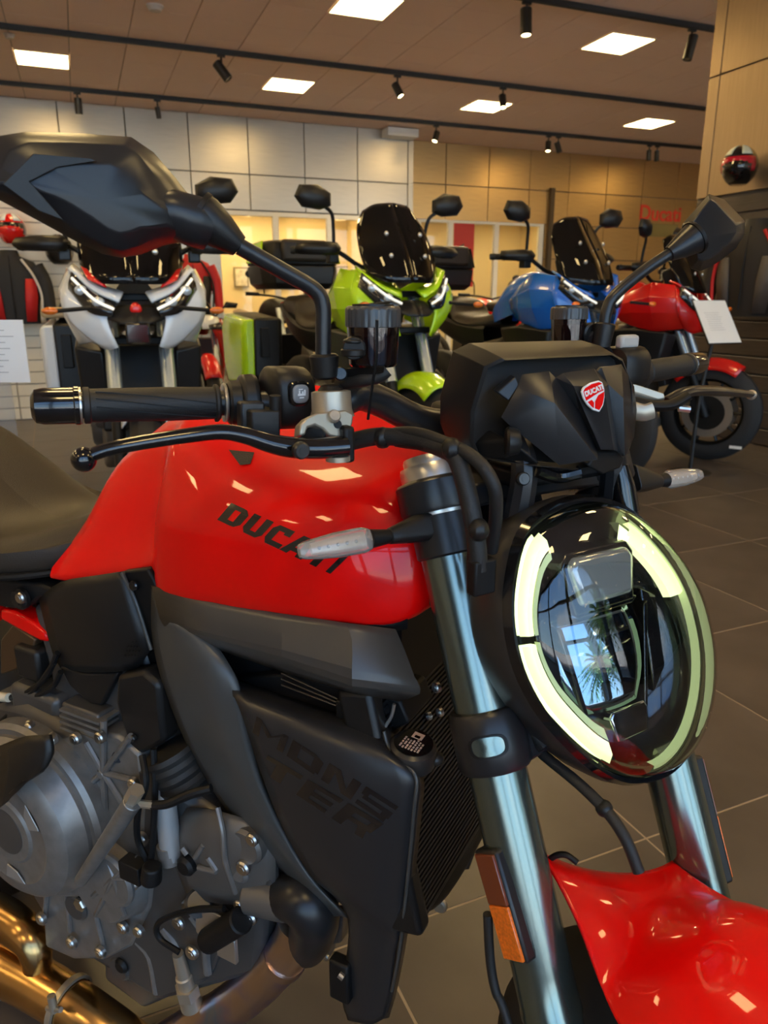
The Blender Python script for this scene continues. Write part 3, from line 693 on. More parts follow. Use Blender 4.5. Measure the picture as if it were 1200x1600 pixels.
# red and white sport bike between the white and the green bike: the same running gear, low fairing
def sport_bike(name, label, loc, rz, p1, p2, scale=1.0):
    t = empty(name, loc, rz, scale); tag(t, label, 'motorcycle')
    wheel(t, 'front_wheel', (0, 0, .30), .30, .12, 8); wheel(t, 'rear_wheel', (0, 1.44, .31), .31, .18, 8, discs=(-1,), disc=.12)
    def half(G, m, nm, ku=3, kv=3, solid=.006):
        b = MB().grid(refine([[Vector(p) for p in r] for r in G], ku, kv)); b.mirror_x(); return b.build(nm, m, t, solid=solid)
    for s in (-1, 1):
        def P(x, y, z): return Vector((s*x, y, z))
        MB().cyl(P(.105, 0, .28), P(.105, .27, .90), .027).build('fork_tube', bfork, t)
        G = [[P(.06, .05, .88), P(.15, .12, .90), P(.21, .30, .92), P(.20, .55, .92)], [P(.07, .02, .82), P(.18, .10, .80), P(.25, .30, .80), P(.23, .55, .80)], [P(.12, .12, .74), P(.19, .20, .66), P(.25, .36, .58), P(.23, .60, .58)], [P(.17, .28, .60), P(.21, .34, .42), P(.20, .45, .28), P(.18, .75, .24)]]
        MB().grid(refine(G, 4, 4)).build('side_fairing', p1, t, solid=.008)
        MB().grid(refine([[P(.03, .01, .875), P(.09, .035, .885), P(.16, .10, .90)], [P(.035, -.015, .84), P(.10, .01, .84), P(.18, .08, .83)]], 3, 3)).build('headlight', headblk, t, solid=.012)
        MB().tube([(0, .36, .92), P(.18, .40, .92), P(.32, .47, .88)], .011, 8).cyl(P(.22, .42, .91), P(.34, .48, .875), .018).build('handlebar', blackd, t)
        MB().loft([[P(.27+dx*k_, .20+dy, 1.04+dz*k_) for dx, dz in ((-.07, -.02), (.06, -.025), (.08, .02), (-.03, .035))] for dy, k_ in ((-.02, .5), (0, 1), (.02, 1))]).build('mirror', blackp, t, bevel=.006)
        MB().tube([P(.12, .12, .95), P(.22, .20, 1.03)], .008, 8, k=1).build('mirror_stem', blackd, t)
    half([[(0, .0, .84), (-.07, .015, .84), (-.12, .06, .83)], [(0, .03, .92), (-.09, .06, .92), (-.15, .12, .91)], [(0, .12, .97), (-.08, .14, .96), (-.14, .20, .94)]], p2, 'nose')
    half([[(0, .10, .96), (-.09, .13, .95), (-.14, .19, .93)], [(0, .20, 1.06), (-.08, .22, 1.05), (-.12, .26, 1.01)], [(0, .28, 1.10), (-.06, .29, 1.09), (-.09, .31, 1.06)]], smoke, 'windscreen')
    G = []
    for a in range(7):
        an = R(-30 + 95*a/6); G.append([Vector((.08*v, -(.33-.06*abs(v)**3)*math.sin(an), .30+(.33-.06*abs(v)**3)*math.cos(an))) for v in (-1, -.5, 0, .5, 1)])
    MB().grid(refine(G, 2, 2)).build('front_fender', p1, t, solid=.005)
    for nm, m, st in (('tank', p1, ((.42, .12, .80, .94), (.55, .16, .78, 1.0), (.70, .15, .76, .98), (.82, .09, .76, .86))), ('seat', seatm, ((.80, .09, .76, .84), (.95, .13, .76, .82), (1.10, .12, .80, .86), (1.14, .10, .84, .93))), ('tail', p1, ((1.08, .12, .82, .93), (1.25, .10, .88, .97), (1.50, .05, .96, 1.02)))):
        half([[(0, y, z1), (-w_*.7, y, z1-.015), (-w_, y, (z0+z1)/2), (-w_*.8, y, z0)] for y, w_, z0, z1 in st], m, nm, 3, 3, 0)
    MB().loft([[(-.16, .40, .30), (.16, .40, .30), (.15, .38, .75), (-.15, .38, .75)], [(-.16, .90, .28), (.16, .90, .28), (.14, .90, .70), (-.14, .90, .70)]]).build('engine_block', engm, t, bevel=.02)
    MB().loft([[(-.12, .88, .38), (.12, .88, .38), (.12, .88, .50), (-.12, .88, .50)], [(-.14, 1.46, .27), (.14, 1.46, .27), (.14, 1.46, .35), (-.14, 1.46, .35)]]).build('swingarm', engm, t, bevel=.01)
    return t
sport_bike('sport_motorcycle', 'red and white sport motorcycle standing between the white and lime bikes', (.93, 6.6, 0), head(.0, -1), red2, white_paint, 1.05)
# naked bikes further back: seen through the gaps
def far_bike(loc, rz, p, label, group=None):
    t = empty('roadster_motorcycle', loc, rz, 1.1); tag(t, label, 'motorcycle', group)
    wheel(t, 'front_wheel', (0, 0, .31), .31, .12, 6); wheel(t, 'rear_wheel', (0, 1.45, .31), .31, .17, 6, discs=(-1,), disc=.12)
    for s in (-1, 1):
        P = lambda x, y, z: Vector((s*x, y, z))
        MB().cyl(P(.10, 0, .30), P(.10, .28, .96), .027).build('fork_tube', bfork, t)
        MB().tube([(0, .28, 1.05), P(.16, .30, 1.08), P(.36, .40, 1.10)], .011, 8).cyl(P(.26, .355, 1.095), P(.38, .41, 1.10), .018).build('handlebar', blackd, t)
        MB().tube([P(.22, .32, 1.10), P(.25, .30, 1.22), P(.32, .30, 1.27)], .007, 8).build('mirror_stem', blackd, t)
        MB().ball(P(.36, .30, 1.28), .055, (1.2, .35, .7), 12, 8).build('mirror', blackp, t)
    MB().lathe((0, .10, .95), (0, -1, 0), [(-.06, .05), (0, .10), (.03, .105), (.05, .09), (.06, .04)], 24).build('headlight', clearl, t)
    for nm, m, st in (('tank', p, ((.30, .10, .82, 1.0), (.45, .16, .82, 1.06), (.62, .15, .80, 1.02), (.76, .09, .80, .88))), ('seat', mat('tan_seat', (.55, .44, .30), .6), ((.74, .09, .78, .87), (.92, .14, .78, .84), (1.15, .13, .82, .90), (1.42, .08, .88, .95)))):
        b = MB().grid(refine([[Vector(q) for q in ((0, y, z1), (-w_*.7, y, z1-.015), (-w_, y, (z0+z1)/2), (-w_*.8, y, z0))] for y, w_, z0, z1 in st], 3, 3)); b.mirror_x(); b.build(nm, m, t)
    MB().loft([[(-.17, .32, .30), (.17, .32, .30), (.15, .32, .78), (-.15, .32, .78)], [(-.16, .85, .28), (.16, .85, .28), (.14, .85, .76), (-.14, .85, .76)]]).build('engine_block', engm, t, bevel=.02)
    MB().tube([(-.13, .9, .4), (-.13, 1.45, .31)], .03, 8, k=1).tube([(.13, .9, .4), (.13, 1.45, .31)], .03, 8, k=1).build('swingarm', engm, t)
    return t
far_bike((4.75, 7.4, 0), head(.1, -1), red2, 'roadster motorcycle standing behind the blue bike')
far_bike((3.9, 7.7, 0), head(-.1, -1), white_paint, 'pale roadster motorcycle standing behind the blue bike')
far_bike((7.3, 6.9, 0), head(.6, -.8), white_paint, 'pale motorcycle with a tan seat standing behind the red adventure bike')
far_bike((2.05, 7.2, 0), head(.2, -1), blackp, 'black roadster motorcycle standing behind the lime green bike')

# ================================================================ PRICE CARDS
paper = mat('price_paper', (.80, .79, .77), .6); ink = mat('print_ink', (.45, .44, .43), .7)
def lines(c, ex, ey, n, w, h, parent, z0=0.0):
    nrm = Vector(ex).cross(Vector(ey)); b = MB()
    for k in range(n):
        L = w*random.uniform(.55, .95)
        b.box(Vector(c) + Vector(ey)*(h*(.40-.80*k/(n-1))) - Vector(ex)*((w-L)*.35) + nrm*.0012, (L, .0022, .0006), ex, ey)
    o = b.build('print_lines', ink, parent, smooth=0); o['kind'] = 'stuff'
t = empty('price_stand', (3.52, 3.09, 0)); tag(t, 'white price card on a thin black stand before the red motorcycle', 'price stand')
hh = Vector((math.sin(R(46)), math.cos(R(46)), 0)); rr_ = Vector((math.cos(R(46)), -math.sin(R(46)), 0))
ex = rr_*math.cos(R(45)) + hh*math.sin(R(45)); nn = hh*math.cos(R(45)) - rr_*math.sin(R(45)); ey = Vector((0, 0, 1))*math.cos(R(34)) + nn*math.sin(R(34))
c = Vector((.045, -.035, 1.005))
MB().box(c, (.285, .325, .008), ex, ey).build('card_holder', blackd, t, bevel=.002); MB().box(c + ex.cross(ey)*.0055, (.275, .315, .002), ex, ey).build('card', paper, t)
lines(c + ex.cross(ey)*.0065, ex, ey, 9, .19, .16, t)
MB().tube([(0, 0, .01), (.01, 0, .5), (.05, -.03, .985)], .013, 10).build('pole', trackm, t); MB().lathe((0, 0, 0), (0, 0, 1), [(0, .14), (.006, .14), (.012, .12)], 24).build('base', trackm, t)
pl = CAM + (Vector((math.sin(YAW), math.cos(YAW), 0))*1.92 + Vector((math.cos(YAW), -math.sin(YAW), 0))*(-.985))
t = empty('price_stand', (pl.x, pl.y, 0), -YAW); tag(t, 'white printed price card on a clear stand beside the white motorcycle pannier', 'price stand')
MB().box((0, 0, 1.015), (.16, .004, .155)).build('card', paper, t); b = MB()
lines((0, -.002, 1.015), (1, 0, 0), (0, 0, 1), 8, .14, .13, t)
MB().box((0, .006, .66), (.05, .006, .60)).build('holder', glass('acrylic', (.93, .94, .95), 1.45, opacity=.15, body=(.6, .6, .6)), t); MB().box((0, 0, .355), (.03, .03, .71)).build('pole', silver, t); MB().lathe((0, 0, 0), (0, 0, 1), [(0, .12), (.008, .12)], 24).build('base', silver, t)

# ================================================================ RIDING GEAR ON THE WALLS
def helmet(loc, rz, m1, m2, m3, label, s=1.0):
    t = empty('helmet', loc, rz, s); tag(t, label, 'helmet')
    G = []
    for i in range(11):
        a = R(-62 + 152*i/10); row = []
        for k in range(20):
            b_ = 2*math.pi*k/20; rr = math.cos(a)
            fwd = 1.0 + (.10 if math.sin(b_) < -.3 and a < R(0) else 0)
            row.append(Vector((.125*rr*math.cos(b_), .155*fwd*rr*math.sin(b_), .14*math.sin(a) + .13)))
        G.append(row)
    MB().grid(G, closed=True, capends=True).build('shell', m1, t)
    G = []
    for i in range(5):
        a = R(-20 + 42*i/4); G.append([Vector((.129*math.cos(a)*math.cos(R(200+140*k/10)), .160*math.cos(a)*math.sin(R(200+140*k/10)), .14*math.sin(a)+.13)) for k in range(11)])
    MB().grid(G).build('visor', m2, t, solid=.003)
    for s_ in (-1, 1):
        G = []
        for i in range(5):
            a = R(28 + 50*i/4); G.append([Vector((.128*math.cos(a)*math.cos(R(270+s_*(18+40*k/4))), .158*math.cos(a)*math.sin(R(270+s_*(18+40*k/4))), .143*math.sin(a)+.13)) for k in range(5)])
        MB().grid(G).build('stripe', m3, t, solid=.002)
    return t
def jacket(loc, rz, m1, m2, m3, label, s=1.0, stand=0):
    t = empty('riding_jacket', loc, rz, s); tag(t, label, 'jacket')
    def ring(z, w_, d_, y=0): return [Vector((w_*math.cos(2*math.pi*k/16), y + d_*math.sin(2*math.pi*k/16), z)) for k in range(16)]
    MB().loft([ring(0, .20, .10), ring(.12, .20, .105), ring(.30, .235, .12), ring(.46, .25, .115), ring(.55, .20, .10), ring(.60, .09, .08), ring(.65, .075, .07)]).build('body', m1, t, smooth=60)
    for s_ in (-1, 1):
        MB().tube([(s_*.20, 0, .51), (s_*.265, -.01, .36), (s_*.29, -.03, .16), (s_*.295, -.06, .0)], [.08, .072, .058, .045], 12).build('sleeve', m1, t)
        G = [[Vector((s_*x, -.128+.35*(x-.1)**2*4, z)) for x in (.07, .12, .17)] for z in (.03, .2, .36)]
        MB().grid([[Vector((s_*.09, -.108, .02)), Vector((s_*.17, -.08, .02))], [Vector((s_*.10, -.122, .24)), Vector((s_*.205, -.085, .24))], [Vector((s_*.12, -.118, .40)), Vector((s_*.205, -.085, .40))]]).build('side_panel', m2, t, solid=.012)
        MB().tube([(s_*.215, -.08, .03), (s_*.235, -.075, .25), (s_*.19, -.10, .42), (s_*.10, -.085, .57)], .012, 6).build('piping', m3, t)
    MB().tube([(0, -.125, .05), (0, -.128, .35), (0, -.085, .60)], .006, 6).build('zip', blackd, t)
    if stand: MB().cyl((0, 0, -stand+.01), (0, 0, .55), .018, n=12).lathe((0, 0, -stand), (0, 0, 1), [(0, .2), (.01, .2), (.02, .03)], 24).build('stand', trackm, t)
    return t
jk = mat('jacket_black', (.018, .016, .015), .7); jr = mat('jacket_red', (.55, .012, .012), .6); jw = mat('jacket_white', (.75, .68, .58), .6); jg = mat('jacket_grey', (.10, .09, .085), .7)
def rp(x, y, z): return RM.w(x, y, z)
helmet(rp(-.905, 7.30, 1.63), rz_room, red2, blackg, white_paint, 'red and white full face helmet above the red and black jacket')
jacket(rp(-.95, 7.28, .93), rz_room, jk, jr, jw, 'black and red riding jacket with white piping on the cream slatted wall')
helmet(rp(-.52, 7.30, 1.46), rz_room, blackp, blackg, blackd, 'matt black helmet on the cream slatted wall')
jacket(rp(-.36, 7.40, .80), rz_room, jk, jg, jr, 'black riding jacket hanging under the black helmet', .68)
jacket(rp(.90, 8.9, 1.02), rz_room, jr, jk, jk, 'red riding jacket with black panels on a stand behind the white motorcycle', 1.0, 1.02)
helmet(rp(4.46, 4.16, 2.00), R(-60), blackg, mat('visor_red', (.45, .01, .03), .2), mat('helmet_stripe', (.55, .62, .55), .4), 'glossy black helmet with pale stripes and a red edge on the partition', 1.05)
jacket(rp(4.46, 3.92, 1.02), R(-75), jk, jg, jr, 'black riding jacket hanging on the dark slatted partition', 1.1)
jacket(rp(4.44, 3.05, .70), R(-75), jk, jg, jr, 'long dark riding jacket at the near end of the slatted partition', 1.1)
for x, y, z in ((-.88, 7.40, 1.56), (-.45, 7.40, 1.43)):
    pass
# ================================================================ THE MOTORCYCLE IN FRONT
BK = empty('roadster_motorcycle'); tag(BK, 'red and black naked motorcycle with a glowing oval headlight', 'motorcycle')
SA, CA = math.sin(R(24)), math.cos(R(24))
FD = FR.d(0, -SA, -CA)                       # down along the fork
def fk(x, s, dy=0.0): return FR.w(x, -.03 - s*SA + dy, .985 - s*CA)
RX = FR.d(1, 0, 0); FY = FR.d(0, 1, 0); UP = Vector((0, 0, 1)); BX = BD.d(1, 0, 0); BY = BD.d(0, 1, 0)
px = lambda a, b, x: FR.X(a, b, x)
py_ = lambda a, b, y: FR.Y(a, b, y)
bx = lambda a, b, x: BD.X(a, b, x)
def bolt(p, d, r, m=None, parent=None, h=.004, hexs=True):
    b = MB().lathe(Vector(p), d, [(0, r), (h, r), (h+r*.25, r*.8)], 14).lathe(Vector(p) + Vector(d).normalized()*(h+r*.2), d, [(0, r*.45), (r*.1, r*.45)], 6)
    return b.build('bolt', m or steelb, parent if parent is not None else BK)

# ---- fork legs
for s in (-1, 1):
    x = s*.106
    leg = MB().lathe(fk(x, .004), FD, [(0, .0265), (.44, .0265), (.474, .0265), (.476, .0272), (.482, .0272), (.484, .0255), (.50, .0255)], 48).build('fork_tube', forkm, BK)
    MB().cyl(fk(x, .498), fk(x, .745), .0215, .0215, 32).build('fork_stanchion', silver, leg)
    MB().lathe(fk(x, .69), FD, [(0, .024), (.01, .030), (.09, .032), (.10, .026)], 24).build('axle_clamp', blackp, leg)
    MB().lathe(fk(x, -.016), FD, [(0, .015), (.0005, .0225), (.003, .0235), (.009, .0235), (.009, .0275), (.012, .0285), (.026, .0285)], 40).build('fork_cap', silver, leg)
    MB().lathe(fk(x, -.0175), FD, [(0, .009), (.003, .009)], 6).build('adjuster', champ, leg)
    # upper clamp collar
    MB().lathe(fk(x, .006), FD, [(0, .029), (.0015, .0335), (.004, .0355), (.028, .0355), (.031, .034), (.031, .027)], 48, caps=False).build('clamp_collar', blacks, BK)
    MB().lathe(fk(x, .033), FD, [(0, .0275), (.004, .0285), (.007, .0275)], 40).build('silver_ring', silver, BK)
    # indicator collar
    MB().lathe(fk(x, .040), FD, [(0, .0275), (.001, .0295), (.036, .0295), (.038, .0275)], 48, caps=False).build('indicator_collar', blacks, BK)
    # lower clamp collar with slot
    MB().lathe(fk(x, .217), FD, [(0, .0268), (.001, .031), (.005, .0335), (.050, .0335), (.054, .031), (.055, .0268)], 48, caps=False).build('lower_clamp_collar', blacks, BK)
    q = fk(x, .245); tocam = (CAM - q); tocam = (tocam - FD*tocam.dot(FD)).normalized(); tocam = (Matrix.Rotation(R(6), 3, FD) @ tocam); sd = FD.cross(tocam)
    if s < 0:
        G = []
        ring = []
        for k in range(28):
            a = 2*math.pi*k/28; u_ = .0145*math.copysign(abs(math.cos(a))**.7, math.cos(a)); v_ = .0082*math.copysign(abs(math.sin(a))**.7, math.sin(a))
            ring.append((u_, v_))
        def cyl_pt(u_, v_, r): an = u_/.0335; return q + tocam*math.cos(an)*r + sd*math.sin(an)*r + FD*v_
        MB().grid([[cyl_pt(u_*k_, v_*k_, r) for u_, v_ in ring] for k_, r in ((1.25, .0330), (1.22, .0345), (1.02, .0345), (1.0, .0330))], closed=True).build('slot_rim', blackd, BK)
        MB().grid([[cyl_pt(u_*k_, v_*k_, .0338) for u_, v_ in ring] for k_ in (1.0, .6, .2, .02)], closed=True).build('slot_window', forkm, BK)
# triple clamps bridging the legs
MB().prism([fk(-.106, .010) + FY*.03, fk(-.06, .010) + FY*.055, fk(.06, .010) + FY*.055, fk(.106, .010) + FY*.03, fk(.106, .010) - FY*.028, fk(.05, .010) - FY*.02, fk(-.05, .010) - FY*.02, fk(-.106, .010) - FY*.028], FD*.022).build('top_clamp', blacks, BK, bevel=.004)
MB().prism([fk(-.106, .222) + FY*.03, fk(-.04, .222) + FY*.06, fk(.04, .222) + FY*.06, fk(.106, .222) + FY*.03, fk(.106, .222) - FY*.028, fk(.05, .222) - FY*.02, fk(-.05, .222) - FY*.02, fk(-.106, .222) - FY*.028], FD*.040).build('lower_clamp', blacks, BK, bevel=.004)
MB().cyl(fk(0, -.01, .045), fk(0, .30, .045), .026, .030).build('steering_stem', blackd, BK)
MB().cyl(fk(0, .03, .045), fk(0, .215, .045), .042, .044, 28).build('steering_head', blackd, BK)

# ---- wheel
ax = FR.w(0, -.365, .302)
def wheel_world(c, ex, r, w, nm, parent):
    t = empty(nm, c); t.parent = parent
    t.rotation_euler = (0, 0, math.atan2(ex.y, ex.x))
    o = MB().lathe((-w/2, 0, 0), (1, 0, 0), [(0.004, r-0.10), (0.0, r-0.075), (w*0.10, r-0.035), (w*0.28, r-0.010), (w*0.5, r), (w*0.72, r-0.010), (w*0.90, r-0.035), (w, r-0.075), (w-0.004, r-0.10)], 64, caps=False).build('tyre', tyre_m, t)
    rw = w*.74
    MB().lathe((-rw/2, 0, 0), (1, 0, 0), [(0, r-.083), (0, r-.108), (rw*.3, r-.125), (rw*.7, r-.125), (rw, r-.108), (rw, r-.083), (rw*.6, r-.10), (rw*.4, r-.10), (0, r-.083)], 48, caps=False).build('rim', rim_m, t)
    MB().cyl((-.06, 0, 0), (.06, 0, 0), .036, bev=.006).build('hub', rim_m, t)
    for k in range(10):
        a = 2*math.pi*k/10; d = Vector((0, math.cos(a), math.sin(a))); MB().tube([d*.03, d*(r-.12)], [.014, .010], 8, k=1).build('spoke', rim_m, t)
    for s in (-1, 1): MB().lathe((s*.075-.0025, 0, 0), (1, 0, 0), [(0, .105), (0, .16), (.005, .16), (.005, .105), (0, .105)], 40, caps=False).build('brake_disc', disc_m, t)
    return t
wheel_world(ax, RX, .302, .12, 'front_wheel', BK)
wheel_world(BD.w(0, 1.08, .315), BX, .315, .18, 'rear_wheel', BK)

# ---- front fender
wc = Vector((0, -.365, .302))
def fend(a, v):
    """a: degrees ahead of straight up, v: -1..1 across"""
    an = R(a); av = abs(v)
    r = .352 + .006*math.cos(v*math.pi) - .055*max(0, av-.55)/.45
    x = .082*v
    if a < 0: pass
    return FR.w(wc.x + x, wc.y - r*math.sin(an), wc.z + r*math.cos(an))
A =  [-29, -26, -22, -18, -14, -9, 0, 12, 26, 40, 54, 64]
RC = [.356, .349, .338, .338, .345, .351, .355, .357, .355, .350, .346, .343]
HW = [.078, .081, .086, .094, .102, .108, .112, .112, .110, .104, .092, .076]
SD = [-.016, -.010, .004, .030, .045, .055, .060, .065, .065, .060, .050, .040]
V = [-1, -.92, -.75, -.5, -.25, 0, .25, .5, .75, .92, 1]
def fgrid():
    G = []
    for a, rc_, hw, sd_ in zip(A, RC, HW, SD):
        row = []; an = R(a); sk = .034*max(0, min(1, (-17-a)/8))
        for v in V:
            r = rc_ - sd_*abs(v)**2.3 - sk*v
            row.append(FR.w(hw*v, wc.y - r*math.sin(an), wc.z + r*math.cos(an)))
        G.append(row)
    return G
MB().grid(refine(fgrid(), 4, 3)).build('front_fender', red, BK, solid=.004, smooth=60)

# ---- reflectors on the fork legs
for s in (-1, 1):
    if s < 0: a0, a1 = px(758, 1328, -.137), px(808, 1503, -.137)
    else: a0, a1 = fk(.141, .335), fk(.141, .465)
    d = (a1-a0).normalized(); n_ = -RX if s < 0 else RX
    n_ = (n_ - FY*.15).normalized(); n_ = (n_ - d*n_.dot(d)).normalized(); w_ = d.cross(n_).normalized(); L = (a1-a0).length; c = (a0+a1)/2
    h = MB().box(c - n_*.005, (L, .029, .013), d, w_).build('reflector_holder', blacks, BK, bevel=.003)
    MB().box(a0 + d*L*.26 + n_*.002, (L*.46, .024, .004), d, w_).build('reflector_top', amberd, h, bevel=.001)
    MB().box(a0 + d*L*.735 + n_*.002, (L*.48, .024, .004), d, w_).build('reflector_bottom', amber, h, bevel=.001)
    MB().box(c - n_*.013, (.03, .012, .012), d, w_).build('holder_foot', blackd, h)

# ---- headlight
HC0 = FR.lx(965, 990, 0.0)
HN = Vector((0, -math.cos(R(18)), math.sin(R(18)))); HE1 = Vector((1, 0, 0)); HE2 = Vector((0, math.sin(R(18)), math.cos(R(18))))
def hpt(a, b, n=0.0): return FR.w(HC0 + HE1*a + HE2*b + HN*n)
def on_face(pxx, pyy, n=0.0):
    d = FR.ray(pxx, pyy); o = HC0 + HN*n; t = (o - FR.C).dot(HN)/d.dot(HN); q = FR.C + d*t - HC0
    return q.dot(HE1), q.dot(HE2)
OUT = [(840, 823), (820, 855), (808, 910), (805, 960), (812, 1013), (827, 1060), (853, 1107), (883, 1143), (917, 1177), (947, 1200), (980, 1213), (1017, 1210), (1047, 1197), (1073, 1167), (1090, 1127), (1100, 1077), (1101, 1020), (1092, 967), (1077, 920), (1053, 877), (1020, 837), (987, 807), (953, 790), (913, 787), (873, 800)]
o2 = [on_face(a, b) for a, b in OUT]
def closed_cr(P, k):
    n = len(P); out = []
    for i in range(n):
        a, b, c, d = [Vector((*P[(i+j) % n], 0)) for j in (-1, 0, 1, 2)]
        for j in range(k):
            t = j/k; q = .5*((2*b)+(c-a)*t+(2*a-5*b+4*c-d)*t*t+(3*b-a-3*c+d)*t**3); out.append((q.x, q.y))
    return out
HO = closed_cr(o2, 3)
def hring(k, n, dx=0, dy=0): return [hpt(a*k+dx, b*k+dy, n) for a, b in HO]
hs = empty('headlight', FR.w(HC0)); hs.parent = BK
def hb(mb, nm, m, **kw):
    o = mb.build(nm, m, hs, **kw); o.matrix_parent_inverse = Matrix.Translation(-Vector(hs.location)); return o
# shell: rear bowl to front rim
hb(MB().grid([hring(1.045, .000), hring(1.075, -.006), hring(1.085, -.022), hring(1.06, -.048), hring(.96, -.085), hring(.75, -.115), hring(.4, -.13), hring(.05, -.132)], closed=True), 'shell', mat('headlight_shell', (.026, .024, .023), .38), smooth=50)
hb(MB().grid([hring(1.075, -.006), hring(1.045, .002), hring(1.012, .001), hring(1.0, -.006)], closed=True), 'rim', blackg, smooth=50)
# dark bowl inside
hb(MB().grid([hring(1.0, -.004), hring(.97, -.012), hring(.90, -.020), hring(.80, -.030), hring(.55, -.036), hring(.25, -.038), hring(.02, -.038)], closed=True), 'reflector_bowl', mat('bowl_black', (.022, .024, .027), .10, metal=.55, coat=.8), smooth=50)
# clear lens
clear = glass('clear_lens', (.97, .98, .98), 1.62, gain=1.5)
hb(MB().grid([hring(1.004, .0), hring(.985, .010), hring(.93, .019), hring(.82, .027), hring(.62, .034), hring(.38, .0385), hring(.16, .040), hring(.01, .0403)], closed=True), 'lens', clear, smooth=70)
# daytime running light: broken ring
drl = mat('running_light_glow', (.9, .95, .8), .3, emit=(.88, 1.0, .46), estr=.42)
drl_edge = mat('running_light_guide', (.62, .70, .48), .2, emit=(.80, 1.0, .45), estr=.13)
N = len(HO)
def seg(i0, i1, ks, ns):
    idx = [(i0 + i) % N for i in range(i1-i0+1)]
    return [[hpt(HO[i][0]*k, HO[i][1]*k, n) for k, n in zip(ks, ns)] for i in idx]
def nearest(pxx, pyy): 
    a, b = on_face(pxx, pyy); return min(range(N), key=lambda i: (HO[i][0]-a)**2+(HO[i][1]-b)**2)
iL0, iL1 = nearest(845, 830), nearest(955, 1200)
iL1 = iL1 if iL1 > iL0 else iL1+N
for j0, j1 in ((iL0, iL0 + int((iL1-iL0)*.40)), (iL0 + int((iL1-iL0)*.40)+1, iL1)):
    hb(MB().grid(seg(j0, j1, (.95, .88, .80, .79, .94), (-.004, -.001, -.006, -.014, -.014))), 'running_light', drl, smooth=40)
    hb(MB().grid(seg(j0, j1, (.79, .71, .69), (-.006, -.012, -.024))), 'light_guide', drl_edge, smooth=40)
iR0, iR1 = nearest(1000, 1207), nearest(985, 812)
hb(MB().grid(seg(int(iR0+(iR1-iR0)*.74), iR1, (.95, .88, .80, .79, .94), (-.004, -.001, -.006, -.014, -.014))), 'running_light', drl, smooth=40)
hb(MB().grid(seg(iR0+2, iR1, (.985, .955, .94), (-.004, -.002, -.010))), 'light_guide', drl_edge, smooth=40)
# upper projector and lower reflector box
chrome = mat('lamp_chrome', (.55, .57, .60), .06, metal=1.0); lampglass = glass('projector_glass', (.75, .80, .84), 1.5, gain=1.8, opacity=.25, body=(.12, .13, .14))
def hbox(cx, cy, w, h, n0, n1, taper=.85):
    return [[hpt(cx + sx*w*k, cy + sy*h*k, n) for sx, sy in ((-.5, .3), (-.42, .5), (.42, .5), (.5, .3), (.40, -.5), (-.40, -.5))] for n, k in ((n0, 1), (n1, taper))]
hb(MB().loft(hbox(-.004, .052, .098, .060, -.036, -.004, .92)), 'projector_housing', blackg, bevel=.002)
hb(MB().loft(hbox(-.004, .053, .084, .046, -.010, .002, .9)), 'projector_glass', mat('projector_face', (.34, .36, .37), .16, metal=.45, coat=.8), bevel=.004)
hb(MB().loft(hbox(.0, .024, .085, .008, -.036, -.008, 1)), 'cross_bar', blackg, bevel=.002)
rp0 = HC0 + HE1*(-.016) + HE2*(-.018) - HN*.014                     # flat polished reflector under the cross bar
vc_ = (FR.C - rp0).normalized(); vt_ = Vector((.44, -.87, .22)).normalized(); rn = (vc_ + vt_).normalized()
re1 = (HE1 - rn*HE1.dot(rn)).normalized(); re2 = rn.cross(re1)
def rpt(x, y):
    x *= 1.15; y *= 1.12
    return FR.w(rp0 + re1*x + re2*y - rn*(1.3*x*x + 1.3*y*y))
hb(MB().grid(refine([[rpt(-.036, .036), rpt(-.01, .036), rpt(.018, .036), rpt(.042, .036)], [rpt(-.042, .010), rpt(-.01, .010), rpt(.018, .010), rpt(.046, .010)], [rpt(-.034, -.018), rpt(-.008, -.018), rpt(.018, -.018), rpt(.042, -.018)], [rpt(-.018, -.042), rpt(0, -.044), rpt(.016, -.044), rpt(.030, -.042)]], 3, 3)), 'mirror_reflector', mat('polished', (.23, .33, .42), .02, metal=1.0), smooth=60, solid=.002)  # tilted to mirror the sky; metal tinted blue to deepen that reflection
hb(MB().loft(hbox(.012, -.085, .058, .034, -.036, -.012, .85)), 'lower_reflector', chrome, bevel=.002)
for s in (-1, 1):
    hb(MB().loft([[hpt(s*x, y, n) for x, y in ((.058, .03), (.078, .02), (.075, -.05), (.055, -.07))] for n in (-.034, -.018)]), 'side_fin', blackg, bevel=.002)
    hb(MB().loft([[hpt(s*.052, .015, -.03), hpt(s*.06, .018, -.03), hpt(s*.035, -.10, -.03), hpt(s*.028, -.10, -.03)], [hpt(s*.052, .015, -.012), hpt(s*.058, .018, -.012), hpt(s*.034, -.10, -.014), hpt(s*.03, -.10, -.014)]]), 'divider', blackg, bevel=.001)
# headlight bracket up to the dash
for s in (-1, 1):
    MB().tube([hpt(s*.06, .112, -.04), FR.w(s*.055, -.10, 1.00), FR.w(s*.05, -.07, 1.03)], [.013, .012, .010], 10).build('headlight_bracket', blacks, BK)
MB().box(FR.w(0, -.07, .985), (.11, .05, .02), RX, FY).build('bracket_plate', blackd, BK, bevel=.006)

MB().tube([px(966, 728, .06), px(972, 760, .062), px(978, 800, .064)], [.010, .012, .013], 14).build('bracket_tube', blackg, BK)
MB().tube([px(838, 735, -.055), px(870, 745, -.03), px(905, 738, -.01)], .006, 10).build('dash_wire', blackg, BK)
bolt(px(815, 748, -.07), FR.d(-.3, -1, .2), .006, screwd)
